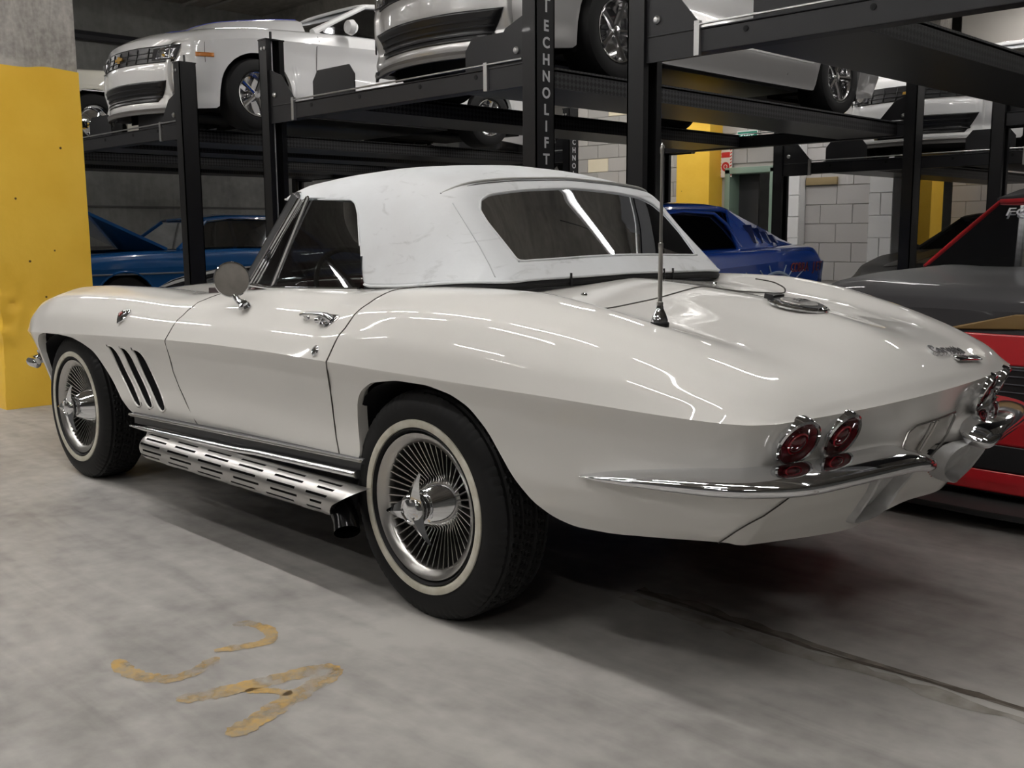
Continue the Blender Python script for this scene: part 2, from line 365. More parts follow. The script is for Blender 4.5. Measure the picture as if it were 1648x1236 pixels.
# ------------------------------------------------------------------ the hall
def struct(o): o['kind'] = 'structure'; return o
def concrete(name, base, dark, scale=1.2, rough=.75, stains=True):
    m = bpy.data.materials.new(name); m.use_nodes = True; nt = m.node_tree; b = nt.nodes['Principled BSDF']; N = nt.nodes.new; L = nt.links.new
    tc = N('ShaderNodeTexCoord'); n1 = N('ShaderNodeTexNoise'); n1.inputs['Scale'].default_value = scale; n1.inputs['Detail'].default_value = 9; n1.inputs['Roughness'].default_value = .62; n1.inputs['Distortion'].default_value = .6
    n2 = N('ShaderNodeTexNoise'); n2.inputs['Scale'].default_value = scale*14; n2.inputs['Detail'].default_value = 8
    mp = N('ShaderNodeMapping'); mp.inputs['Rotation'].default_value = (0, 0, .5); mp.inputs['Scale'].default_value = (1, 6, 1); n3 = N('ShaderNodeTexNoise'); n3.inputs['Scale'].default_value = scale*1.6; n3.inputs['Detail'].default_value = 8; n3.inputs['Distortion'].default_value = 1.2
    L(tc.outputs['Object'], n1.inputs['Vector']); L(tc.outputs['Object'], n2.inputs['Vector']); L(tc.outputs['Object'], mp.inputs[0]); L(mp.outputs[0], n3.inputs['Vector'])
    a = N('ShaderNodeMath'); a.operation = 'MULTIPLY_ADD'; a.inputs[1].default_value = .35; L(n2.outputs['Fac'], a.inputs[0]); L(n1.outputs['Fac'], a.inputs[2])
    a2 = N('ShaderNodeMath'); a2.operation = 'MULTIPLY_ADD'; a2.inputs[1].default_value = .35; L(n3.outputs['Fac'], a2.inputs[0]); L(a.outputs[0], a2.inputs[2])
    r = N('ShaderNodeValToRGB'); r.color_ramp.elements[0].position = .62; r.color_ramp.elements[1].position = 1.02; r.color_ramp.elements[0].color = (*dark, 1); r.color_ramp.elements[1].color = (*base, 1)
    L(a2.outputs[0], r.inputs[0]); L(r.outputs[0], b.inputs['Base Color'])
    bp = N('ShaderNodeBump'); bp.inputs['Strength'].default_value = .25; bp.inputs['Distance'].default_value = .004; L(a.outputs[0], bp.inputs['Height']); L(bp.outputs[0], b.inputs['Normal'])
    b.inputs['Roughness'].default_value = rough; MATS[name] = m; return m
FLOOR = concrete('floor_concrete', (.44, .425, .40), (.215, .205, .195), .9, .50)
CEIL = concrete('ceiling_concrete', (.30, .28, .25), (.15, .14, .125), .8, .9)
WALLC = concrete('wall_concrete', (.26, .26, .25), (.15, .15, .145), .7, .85)
PILLC = concrete('pillar_concrete', (.48, .455, .42), (.20, .185, .165), 2.6, .85)
struct(MB().box((-22, -12, -.15), (9, 18, 0)).build('floor', FLOOR, smooth=False))
struct(MB().box((-22, -12, 4.75), (9, 18, 4.95)).build('ceiling', CEIL, smooth=False))
struct(MB().box((-22, 15.0, 0), (9, 15.3, 4.75)).build('wall_back', WALLC, smooth=False))
struct(MB().box((-13.8, -12, 0), (-13.5, 18, 4.75)).build('wall_left', WALLC, smooth=False))
struct(MB().box((9, -12, 0), (9.3, 18, 4.75)).build('wall_right', WALLC, smooth=False))
struct(MB().box((-22, -12.3, 0), (9, -12, 4.75)).build('wall_front', mat('wall_front_paint', (.16, .16, .16), .8), smooth=False))
# ceiling beams
for y in (-4.6, 1.0, 7.2, 11.5): struct(MB().box((-22, y-.22, 4.25), (9, y+.22, 4.75)).build('trim_1', CEIL, smooth=False))
# dark deck wall at far left behind the cream car
struct(MB().box((-13.5, 12.95, 0), (-7.0, 13.15, 4.75)).build('wall_rear_left', concrete('rear_wall', (.17, .17, .165), (.10, .10, .097), .5, .9), smooth=False))
for k in range(7):
    struct(MB().box((-13.5, -2, .62*k+.30), (-13.485, 12.9, .62*k+.325)).build('trim_2', mat('joint', (.10, .10, .098), .9), smooth=False))
# floor joint with broken edge and spalls, crossing the foreground towards the camera's right
jr = random.Random(3); mb = MB(); xs_ = np.linspace(.30, 4.5, 90); top_ = []; bot_ = []
for x in xs_:
    yc = -.235+.015*math.sin(x*5)+.010*jr.random(); w_ = .003+.006*jr.random()+(.008 if jr.random() < .15 else 0); top_.append((x, yc+w_)); bot_.append((x, yc-w_))
V = [(x, y, .0012) for x, y in top_]+[(x, y, .0012) for x, y in bot_]; n = len(xs_)
struct(mesh('trim_3', V, [(i, i+1, n+i+1, n+i) for i in range(n-1)], mat('joint_dirt', (.055, .045, .036), .95, var=(30, .2, (.12, .10, .08))), smooth=False))
V = []; 
for x in xs_: V += [(x, -.235-.012-.025*jr.random(), .0008), (x, -.245-.035-.035*jr.random()-.02*math.sin(x*2), .0008)]
struct(mesh('trim_3', V, [(2*i, 2*i+2, 2*i+3, 2*i+1) for i in range(n-1)], mat('joint_edge', (.20, .185, .16), .95, var=(14, .15, (.34, .32, .29))), smooth=False))
V = []
for x in xs_: V += [(x, -.222+.06*max(0, math.sin(x*3+.4))*jr.random()+.012, .0006), (x, -.235, .0006)]
struct(mesh('trim_3', V, [(2*i, 2*i+2, 2*i+3, 2*i+1) for i in range(n-1)], mat('joint_edge2', (.24, .21, .18), .95, var=(18, .2, (.10, .09, .075))), smooth=False))
# worn yellow floor marking: brush strokes
def worn(name, col):
    m = bpy.data.materials.new(name); m.use_nodes = True; nt = m.node_tree; b = nt.nodes['Principled BSDF']; N = nt.nodes.new; L = nt.links.new
    tc = N('ShaderNodeTexCoord'); n1 = N('ShaderNodeTexNoise'); n1.inputs['Scale'].default_value = 16; n1.inputs['Detail'].default_value = 10; n1.inputs['Roughness'].default_value = .75
    r = N('ShaderNodeValToRGB'); r.color_ramp.elements[0].position = .38; r.color_ramp.elements[1].position = .60; r.color_ramp.elements[0].color = (.36, .31, .23, 1); r.color_ramp.elements[1].color = (*col, 1)
    L(tc.outputs['Object'], n1.inputs['Vector']); L(n1.outputs['Fac'], r.inputs[0]); L(r.outputs[0], b.inputs['Base Color']); b.inputs['Roughness'].default_value = .8
    r2 = N('ShaderNodeValToRGB'); r2.color_ramp.elements[0].position = .36; r2.color_ramp.elements[1].position = .54; n2 = N('ShaderNodeTexNoise'); n2.inputs['Scale'].default_value = 11; n2.inputs['Detail'].default_value = 10
    L(tc.outputs['Object'], n2.inputs['Vector']); L(n2.outputs['Fac'], r2.inputs[0]); mt = N('ShaderNodeMath'); mt.operation = 'MULTIPLY'; mt.inputs[1].default_value = .8; L(r2.outputs[0], mt.inputs[0]); L(mt.outputs[0], b.inputs['Alpha']); MATS[name] = m; return m
PW = worn('worn_yellow', (.60, .38, .11))
mk = empty('floor_marking', (0, -1.4, 0), 0, 'worn yellow painted figure on the concrete floor in the foreground', 'floor marking')
def stroke(pts, wd, seed):
    r_ = random.Random(seed); A = np.array(pts, float); A = np.stack([np.interp(np.linspace(0, len(A)-1, 40), range(len(A)), A[:, c]) for c in (0, 1)], -1); A = gsm(A, 2)
    t = np.gradient(A, axis=0); t /= np.linalg.norm(t, axis=1, keepdims=True); nn_ = np.stack([-t[:, 1], t[:, 0]], -1); V = []
    for i in range(40):
        w1 = wd*(.8+.4*r_.random())*min(1, .35+i/5, .35+(39-i)/5); V += [(*(A[i]+nn_[i]*w1), .0015), (*(A[i]-nn_[i]*w1), .0015)]
    V = [(x, y+1.4, z) for x, y, z in V]
    return mesh('paint_stroke', V, [(2*i, 2*i+2, 2*i+3, 2*i+1) for i in range(39)], PW, mk, smooth=False)
stroke([(-.352, -1.591), (-.27, -1.607), (-.188, -1.588), (-.13, -1.542), (-.133, -1.472), (-.176, -1.396)], .024, 1)
stroke([(-.219, -1.382), (-.194, -1.322), (-.168, -1.261), (-.185, -1.22), (-.255, -1.195), (-.335, -1.215), (-.345, -1.255)], .020, 2)
stroke([(-.019, -1.592), (.014, -1.517), (.046, -1.399), (.073, -1.27), (.112, -1.206)], .030, 3)
stroke([(.119, -1.21), (.146, -1.301), (.179, -1.411), (.215, -1.516), (.233, -1.593)], .030, 4)
stroke([(.056, -1.448), (.105, -1.4), (.155, -1.379)], .014, 5)
# rough-painted yellow pillar
def yellow_mat(name='yellow_paint'):
    if name in MATS: return MATS[name]
    m = mat(name, (.74, .43, .045), .5); nt = m.node_tree; b = nt.nodes['Principled BSDF']; N = nt.nodes.new; L = nt.links.new
    tc = N('ShaderNodeTexCoord'); n1 = N('ShaderNodeTexNoise'); n1.inputs['Scale'].default_value = 2.2; n1.inputs['Detail'].default_value = 7
    r = N('ShaderNodeValToRGB'); r.color_ramp.elements[0].position = .3; r.color_ramp.elements[1].position = .7; r.color_ramp.elements[0].color = (.88, .52, .04, 1); r.color_ramp.elements[1].color = (.98, .62, .07, 1)
    v = N('ShaderNodeTexVoronoi'); v.inputs['Scale'].default_value = 5.5; r2 = N('ShaderNodeValToRGB'); r2.color_ramp.elements[0].position = .035; r2.color_ramp.elements[1].position = .05; r2.color_ramp.elements[0].color = (.10, .06, .02, 1); r2.color_ramp.elements[1].color = (1, 1, 1, 1)
    mx = N('ShaderNodeMixRGB'); mx.blend_type = 'MULTIPLY'; mx.inputs[0].default_value = 1
    L(tc.outputs['Object'], n1.inputs['Vector']); L(tc.outputs['Object'], v.inputs['Vector']); L(n1.outputs['Fac'], r.inputs[0]); L(v.outputs['Distance'], r2.inputs[0]); L(r.outputs[0], mx.inputs[1]); L(r2.outputs[0], mx.inputs[2]); L(mx.outputs[0], b.inputs['Base Color'])
    n2 = N('ShaderNodeTexNoise'); n2.inputs['Scale'].default_value = 25; n2.inputs['Detail'].default_value = 6; bp = N('ShaderNodeBump'); bp.inputs['Strength'].default_value = .3; bp.inputs['Distance'].default_value = .006; L(tc.outputs['Object'], n2.inputs['Vector']); L(n2.outputs['Fac'], bp.inputs['Height']); L(bp.outputs[0], b.inputs['Normal'])
    return m
YEL = yellow_mat()
from mathutils import noise as mnoise
def pillar(x0, x1, y0, y1, zy, label, rough=True, h=4.75):
    r = empty('pillar', ((x0+x1)/2, (y0+y1)/2, 0), 0, label, 'pillar'); hx, hy = (x1-x0)/2, (y1-y0)/2
    # perimeter grid, displaced near the lower corner where the render is broken
    per = []; n = 30 if rough else 4
    for a, b in [((-hx, -hy), (hx, -hy)), ((hx, -hy), (hx, hy)), ((hx, hy), (-hx, hy)), ((-hx, hy), (-hx, -hy))]:
        for k in range(n): per.append((a[0]+(b[0]-a[0])*k/n, a[1]+(b[1]-a[1])*k/n))
    for nm, z0, z1, m_ in (('painted_band', 0, zy, YEL), ('bare_concrete', zy, h, PILLC)):
        kz = (70 if rough else 3) if nm == 'painted_band' else 12; V = []
        for i in range(kz+1):
            z = z0+(z1-z0)*i/kz
            for (x, y) in per:
                d = Vector((x, y, z)); s_ = 0
                if rough and nm == 'painted_band':
                    cornerd = math.hypot(x-hx, y+hy); wgt = max(0, 1-cornerd/.26)*min(1, max(0, (1.0-z)/.3))*min(1, max(0, (z-.10)/.2)); s_ = wgt*(.008+.045*abs(mnoise.noise(d*9))+.02*abs(mnoise.noise(d*28)))
                    s_ += .0015*mnoise.noise(d*6)
                g = .006 if nm == 'painted_band' else 0
                zz = z+(.02*mnoise.noise(d*5)+.004 if (nm == 'painted_band' and i == kz) else 0)
                V.append((x*(1+(g-s_)/hx), y*(1+(g-s_)/hy), zz))
        m2_ = len(per); F = [(i*m2_+j, i*m2_+(j+1) % m2_, (i+1)*m2_+(j+1) % m2_, (i+1)*m2_+j) for i in range(kz) for j in range(m2_)]+[tuple(kz*m2_+j for j in range(m2_))]
        mesh(nm, V, F, m_, r, sharp=40)
    return r
pillar(-5.45, -4.69, -.41, .187, 2.165, 'large concrete pillar painted yellow at the bottom, beside the nose of the cream convertible')
pillar(-6.32, -5.80, 9.0, 9.35, 2.9, 'yellow painted pillar against the block wall left of the green framed doorway', False)
pillar(-4.75, -4.2, 12.3, 12.7, 2.9, 'yellow painted pillar far back, right of the white painted block wall', False)
# block walls: individual blocks
BLK = [mat('block_grey_a', (.40, .385, .36), .9, bump=(30, .4, .004)), mat('block_grey_b', (.47, .45, .42), .9, bump=(30, .4, .004)), mat('block_grey_c', (.34, .33, .315), .9, bump=(30, .4, .004)), mat('block_cream', (.80, .72, .54), .85, bump=(30, .4, .004))]
BW = [mat('block_white', (.78, .78, .78), .6, bump=(24, .4, .004))]; BW_SHADE = [mat('block_white_shaded', (.50, .485, .475), .6, bump=(24, .4, .004))]  # greyed copy paints the shade on the white wall's middle stretch
MORT = mat('mortar', (.40, .38, .35), .95)
def block_wall(name, x0, x1, y, z0, z1, mats, bw=.40, bh=.20, skip=None, seed=1, gap_=.007, mortar=MORT, thick=.2):
    w_ = MB()
    w_.box((x0, y+.006, 0), (x1, y+thick, 4.75)); W_ = struct(w_.build(name, mortar, smooth=False)); rr = random.Random(seed); proto = {}
    if skip:   # real opening
        bpy.data.objects.remove(W_); w_ = MB(); w_.box((x0, y+.006, 0), (skip[0], y+thick, 4.75)); w_.box((skip[1], y+.006, 0), (x1, y+thick, 4.75)); w_.box((skip[0], y+.006, skip[2]), (skip[1], y+thick, 4.75)); W_ = struct(w_.build(name, mortar, smooth=False))
    row = 0; z = z0
    while z < z1-1e-3:
        x = x0-(bw/2 if row % 2 else 0)
        while x < x1-1e-3:
            a, b = max(x, x0)+gap_/2, min(x+bw, x1)-gap_/2
            if b-a > .03 and not (skip and b > skip[0] and a < skip[1] and z < skip[2]):
                mi = 0 if len(mats) == 1 else rr.choices(range(len(mats)), [4, 4, 3, 1.6][:len(mats)])[0]; key = (round(b-a, 3), mi)
                if key not in proto:
                    o_ = MB().box((0, -.008, gap_/2), (b-a, .008, bh-gap_/2)).build('block', mats[mi], W_, smooth=False, bevel=.003, seg=1); proto[key] = o_; first = True
                else: o_ = proto[key].copy(); C.objects.link(o_); o_.parent = W_
                o_.location = (a, y-.002-.004*rr.random(), z)
            x += bw
        z += bh; row += 1
    return W_
DOOR = (-5.70, -4.97, 1.95)
block_wall('wall_back_door', -8.4, -4.60, 9.3, .6, 3.2, BLK, skip=DOOR, seed=5)
block_wall('wall_back_grey', -13.5, -9.5, 12.9, 1.8, 3.6, BLK, seed=8, thick=.04)
block_wall('wall_back_white', -4.62, -4.33, 8.8, .5, 2.7, BW, .29, .26, seed=2, mortar=mat('mortar_white', (.76, .76, .76), .9))
block_wall('wall_back_shaded', -4.33, -3.45, 8.95, .5, 2.7, BW_SHADE, .42, .23, seed=3, mortar=mat('mortar_white_shaded', (.46, .45, .44), .9))
block_wall('wall_back_white_right', -3.45, -3.16, 8.85, .5, 2.7, BW, .29, .26, seed=2, mortar=MATS['mortar_white'])
block_wall('wall_back_right', -4.1, 1.0, 12.8, .6, 3.2, [mat('block_dusk', (.6, .58, .57), .85, bump=(24, .4, .004))], .42, .23, seed=6)
dr = empty('door_1', ((DOOR[0]+DOOR[1])/2, 9.3, 0)); struct(dr); hw = (DOOR[1]-DOOR[0])/2
GRN = mat('sage_green_frame', (.22, .31, .25), .5)
mb = MB(); mb.box((-hw-.02, -.05, 0), (-hw+.06, .22, 1.93)); mb.build('door_jamb', GRN, dr, bevel=.006); MB().box((hw-.06, -.05, 0), (hw+.02, .22, 1.93)).build('door_jamb', GRN, dr, bevel=.006)
MB().box((-hw-.02, -.05, 1.87), (hw+.02, .22, 1.95)).build('door_head', GRN, dr, bevel=.006)
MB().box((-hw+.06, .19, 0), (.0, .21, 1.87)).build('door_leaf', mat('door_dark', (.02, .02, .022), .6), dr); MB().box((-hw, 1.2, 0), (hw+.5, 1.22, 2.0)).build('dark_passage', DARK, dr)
# signs on the block wall
fs = empty('fire_sign', (-5.72, 9.27, 2.03), 0, 'red and white striped fire alarm sign on the block wall above the green door frame', 'sign')
MB().box((-.10, -.004, -.20), (.10, .004, .20)).build('sign_plate', mat('sign_white', (.75, .72, .68), .5), fs, smooth=False)
REDS = mat('sign_red', (.55, .03, .03), .5)
for k in range(10): 
    z = -.19+k*.042
    for sx_ in (-1, 1): q_ = MB().add([(sx_*.068, -.006, z), (sx_*.098, -.006, z+.014), (sx_*.098, -.006, z+.030), (sx_*.068, -.006, z+.016)], [(0, 1, 2, 3)]); q_.build('sign_stripe', REDS, fs, smooth=False)
MB().box((-.065, -.006, .06), (.065, -.0045, .13)).build('sign_symbol', REDS, fs, smooth=False)
MB().lathe([(0, 0), (.062, 0), (.062, .002), (0, .002)], (0, -.0045, -.06), (0, -1, 0), 20).build('sign_symbol', REDS, fs, smooth=False)
MB().lathe([(.022, 0), (.030, 0), (.030, .002), (.022, .002)], (0, -.0068, -.06), (0, -1, 0), 20).build('sign_symbol', mat('sign_white', (.75, .72, .68)), fs, smooth=False)
ex = empty('exit_sign', (-5.37, 9.25, 2.33), 0, 'small green exit sign high on the block wall over the doorway', 'sign')
MB().box((-.16, -.02, -.09), (.16, .03, .09)).build('sign_case', mat('sign_case', (.55, .6, .57), .5), ex, bevel=.005)
MB().box((-.145, -.024, -.075), (.145, -.019, .075)).build('sign_face', mat('exit_green', (.0, .10, .06), .4, emit=(0, .25, .16), estr=.25), ex, smooth=False)
text_mesh('exit_lettering', 'EXIT', .10, mat('sign_glow', (.7, .8, .75), .5, emit=(.7, .85, .8), estr=.5), frame((0, -.026, 0), (1, 0, 0), (0, 0, 1)), ex, .001)
bd = MB().box((-4.31, 8.90, 1.66), (-3.90, 8.945, 1.75)).build('wooden_batten', mat('batten', (.32, .24, .12), .7), bevel=.004); tag(bd, 'short brown wooden batten fixed to the shaded middle of the white block wall', 'batten')
# ceiling strip lights (the light of the hall)
TUBE = mat('tube_glow', (1, 1, 1), emit=(1., .97, .935), estr=STRIP_POWER)
strip0 = None
def strip(x, y, z=4.12, group=True):
    global strip0
    if strip0 is None:
        strip0 = empty('ceiling_light', (x, y, z)); MB().box((-.72, -.075, .0), (.72, .075, .07)).build('light_housing', mat('housing', (.6, .6, .6), .5), strip0, bevel=.01)
        MB().box((-.70, -.030, -.022), (.70, .030, -.002)).build('light_tube', TUBE, strip0, bevel=.008)
        for xx in (-.5, .5): MB().tube([(xx, 0, .07), (xx, 0, .63)], .004, 6).build('hanger', BLACK, strip0)
        r = strip0
    else: r = copy_tree(strip0)
    r.location = (x, y, z); return tag(r, 'long white fluorescent strip light hung below the concrete ceiling', 'ceiling light', 'ceiling strip lights over the aisle')
for x in np.arange(-10.4, .9, 1.85): strip(float(x), -1.50)
for x in np.arange(-9.6, 1.2, 2.5): strip(float(x), -3.3)
for x in (-9.5, -4.5, .5, 4.5): strip(x, -5.6)
for x in (-6, 2): strip(x, -8.8)
for x in (-8.9, -5.3, -2.9): strip(x, 3.9, 4.15)
strip(.05, 3.0, 4.10).rotation_euler = (0, 0, math.radians(58))
for x in (-2.6, .2): strip(x, 12.0, 4.1)  # added strips, put here only to brighten the far right wall
strip(-12.4, .9)  # added strip, brightens the left wall
for x in (-7.6, -5.0, -2.4, .4): strip(x, 6.85, 4.0)
for x in (-10, -6.2, -2.3, 1): strip(x, 8.15, 4.15)
strip(3.2, 1.0); strip(2.5, -1.5)  # two added strips as fill for the tail deck and right side
# conduits and pipe under the ceiling
PIPE = mat('conduit', (.30, .29, .27), .6, .3); k = 0
for (a, b, r_) in [((-13.4, 5.0, 4.71), (2, 5.0, 4.71), .03), ((-13.4, 5.5, 4.71), (2, 5.5, 4.71), .025), ((-13.4, 5.9, 4.72), (2, 5.9, 4.72), .02), ((-13.4, 3.2, 4.72), (-4, 3.2, 4.72), .02), ((-13.40, -1, 4.05), (-13.40, 10, 4.05), .07), ((-13.4, 8.3, 4.70), (-3, 8.3, 4.70), .04)]:
    o_ = MB().tube([a, b], r_, 8).build('conduit', PIPE if r_ < .05 else mat('dark_pipe', (.03, .03, .035), .5)); tag(o_, ['thin grey conduit running along the ceiling over the lifts', 'second grey conduit beside it along the ceiling', 'thinnest of the three parallel conduits on the ceiling over the lifts', 'short thin conduit on the ceiling nearer the camera than the three parallel ones', 'thick dark pipe along the grey wall at upper left', 'wider grey conduit on the ceiling towards the rear'][k], 'pipe'); k += 1
# ------------------------------------------------------------------ four-post car lifts
TREAD = mat('diamond_plate', (.02, .02, .022), .38, .4)
def _tread():
    nt = TREAD.node_tree; b = nt.nodes['Principled BSDF']; N = nt.nodes.new; L = nt.links.new; tc = N('ShaderNodeTexCoord'); mp = N('ShaderNodeMapping'); mp.inputs['Scale'].default_value = (40, 40, 40); mp.inputs['Rotation'].default_value = (.785, 0, 0)
    c = N('ShaderNodeTexChecker'); c.inputs['Scale'].default_value = 1; br = N('ShaderNodeBump'); br.inputs['Strength'].default_value = .8; br.inputs['Distance'].default_value = .004; L(tc.outputs['Object'], mp.inputs[0]); L(mp.outputs[0], c.inputs[0]); L(c.outputs['Fac'], br.inputs['Height']); L(br.outputs[0], b.inputs['Normal'])
    r = N('ShaderNodeValToRGB'); r.color_ramp.elements[0].color = (.009, .009, .010, 1); r.color_ramp.elements[1].color = (.04, .04, .043, 1); L(c.outputs['Fac'], r.inputs[0]); L(r.outputs[0], b.inputs['Base Color'])
_tread()
CABLE = mat('steel_cable', (.45, .45, .45), .35, .9); LETTER = mat('decal_grey', (.50, .50, .52), .5); LIFTG = mat('lift_grey_edge', (.015, .015, .017), .45, 0, spec=.3)
def lift(name_label, x0, x1, y0, y1, zd, posts='abcd', decal=(), runs=None, h=2.52):
    """x0,x1 outer post faces; posts: a front-left, b front-right, c rear-left, d rear-right (as seen, left = -x)"""
    L_ = empty('car_lift', ((x0+x1)/2, (y0+y1)/2, 0), 0, name_label, 'car lift'); ox, oy = (x0+x1)/2, (y0+y1)/2; hx = (x1-x0)/2; hy = (y1-y0)/2
    for key, sx_, sy_ in (('a', -1, -1), ('b', 1, -1), ('c', -1, 1), ('d', 1, 1)):
        if key not in posts: continue
        px_, py_ = sx_*hx, sy_*hy; q = MB(); X = lambda d: px_-sx_*d
        # channel open to the inside: web outside, two flanges
        q.box((X(0), py_-.075, 0), (X(.008), py_+.075, h)); q.box((X(0), py_-.075, 0), (X(.105), py_-.067, h)); q.box((X(0), py_+.067, 0), (X(.105), py_+.075, h)); q.box((X(.097), py_-.067, 0), (X(.105), py_-.035, h)); q.box((X(.097), py_+.035, 0), (X(.105), py_+.067, h))
        po = q.build('post', LIFT, L_, smooth=False)
        MB().box((X(-.06), py_-.14, 0), (X(.16), py_+.14, .014)).build('base_plate', LIFT, po, smooth=False)
        MB().box((X(.0), py_-.08, h), (X(.11), py_+.08, h+.010)).build('post_cap', LIFT, po, smooth=False)
        lad = MB(); lad.box((X(.018), py_-.028, .1), (X(.026), py_-.018, h-.05)); lad.box((X(.018), py_+.018, .1), (X(.026), py_+.028, h-.05))
        for k in range(int((h-.3)/.10)): lad.box((X(.018), py_-.028, .15+k*.10), (X(.026), py_+.028, .19+k*.10))
        lad.build('lock_ladder', LIFTG, po, smooth=False)
        MB().tube([(X(.06), py_, .2), (X(.06), py_, h+.02)], .006, 6).build('cable', CABLE, po)
        MB().tube([(X(.05), py_, h+.01), (X(.05), py_, h+.07)], .010, 8).build('stud', BLACK, po)
        for k in (-.04, .03): MB().lathe([(0, 0), (.012, 0), (.012, .008), (0, .009)], (X(.05)+k*0, py_-.076, h-.06) if k < 0 else (X(.09), py_-.076, h-.06), (0, -1, 0), 10).build('bolt', CABLE, po)
        # carriage bracket with cut corner
        if 1:
            br = MB(); prof = [(.10, zd-.13), (.42, zd-.13), (.42, zd+.02), (.26, zd+.20), (.10, zd+.26)]
            yy = py_-.050 if sy_ < 0 else py_+.045
            br.prism([(X(a), b) for a, b in prof], 1, yy-.004, yy+.004); bo_ = br.build('corner_bracket', LIFTG, L_, smooth=False)
            MB().lathe([(0, 0), (.020, 0), (.020, .008), (.012, .016), (0, .017)], (X(.17), yy-.005, zd+.07), (0, -1, 0), 14).build('bracket_bolt', CABLE, bo_)
            s2 = MB(); s2.box((X(.40), yy-.02, zd-.13), (X(.43), yy+.002, zd+.03)); s2.build('cable_sheave', CABLE, bo_, smooth=False)
        if key in decal:
            for i, ch in enumerate('TECHNOLIFT'):
                z = 2.335-(.090*i+(.012 if i else -.006)); side_x = px_+.0015 if sx_ > 0 else px_-.0015
                if sx_ > 0: text_mesh('decal_letter', ch, .082 if i else .105, LETTER, frame((side_x, py_+.005, z), (0, 1, 0), (0, 0, 1)), po, .0008, 0, 1.0, bold=.0022)
                if sx_ < 0: text_mesh('decal_letter', ch, .082 if i else .105, LETTER, frame((X(.1065), py_+.005, z), (0, 1, 0), (0, 0, 1)), po, .0008, 0, 1.0, bold=.0022)
            MB().box((px_+.0008, py_-.035, 2.385), (px_+.0022, py_+.045, 2.397)).build('decal_bar', LETTER, po, smooth=False) if sx_ > 0 else None
    for sy_ in (-1, 1):
        if sy_ > 0 and not ('c' in posts or 'd' in posts): continue
        q = MB(); q.box((-hx+.11, sy_*hy-.05, zd-.115), (hx-.11, sy_*hy+.05, zd-.01)); q.box((-hx+.11, sy_*hy-.058, zd-.01), (hx-.11, sy_*hy+.05, zd-.002)); cb = q.build('crossbeam', LIFTG, L_, smooth=False, bevel=.004)
        MB().tube([(-hx+.40, sy_*hy-.066, zd+.012), (hx-.12, sy_*hy-.066, zd+.018)], .006, 6).build('air_line', CABLE, cb)
        for k in (-.7, -.2, .35, .8): MB().lathe([(0, 0), (.014, 0), (.014, .003), (0, .003)], (k*hx*.8, sy_*hy-.051, zd-.04), (0, -1, 0), 10).build('bolt_hole', DARK, cb)
    for (a, b) in (runs or [(.55, 1.10), (-1.10+2*hx+0, -.55+2*hx)]):
        q = MB(); xa, xb = -hx+a, -hx+b; ya, yb = -hy+.06, hy-.06
        q.box((xa, ya, zd-.012), (xb, yb, zd)); rw = q.build('runway', LIFT, L_, smooth=False)
        for xs3 in (xa, xb-.008): MB().box((xs3, ya, zd-.10), (xs3+.008, yb, zd+.012)).build('runway_side', TREAD, rw, smooth=False)
        MB().box((xa, ya, zd-.105), (xb, yb, zd-.100)).build('runway_underside', mat('underside_black', (.022, .022, .024), .4, 0, .0, spec=.3), rw, smooth=False)
        # wheel stop plate with clipped corners at the front end
        MB().prism([(xa+.03, zd), (xb-.03, zd), (xb-.03, zd+.14), (xb-.09, zd+.21), (xa+.09, zd+.21), (xa+.03, zd+.14)], 1, ya-.012, ya-.004).build('wheel_stop', LIFTG, rw, smooth=False)
    return L_
lift('black four-post lift at far left carrying the cream vintage car', -11.75, -8.82, 1.6, 6.4, 2.04)
lift('black four-post lift carrying the white muscle car with the blue hood stripe', -8.62, -5.90, 1.6, 6.4, 2.04, decal='d')
lift('black four-post lift with lettered right post, carrying the silver muscle car', -4.66, -1.81, 1.6, 6.4, 2.05, decal='b', runs=[(.48, 1.04), (2.11, 2.67)])
lift('black four-post lift overhead at upper right, above the dark race car', -1.17, 1.90, 1.6, 6.4, 2.07, runs=[(.62, 1.20), (1.90, 2.45)], decal='')
lift('black four-post lift in the back row carrying the second white muscle car', -3.61, -.70, 7.05, 11.6, 1.80, posts='ab', h=2.45, runs=[(.5, 1.0), (1.9, 2.4)])
lift('black four-post lift in the back row at far left with a dragster on it', -11.6, -8.8, 8.9, 12.6, 2.10, posts='ab')
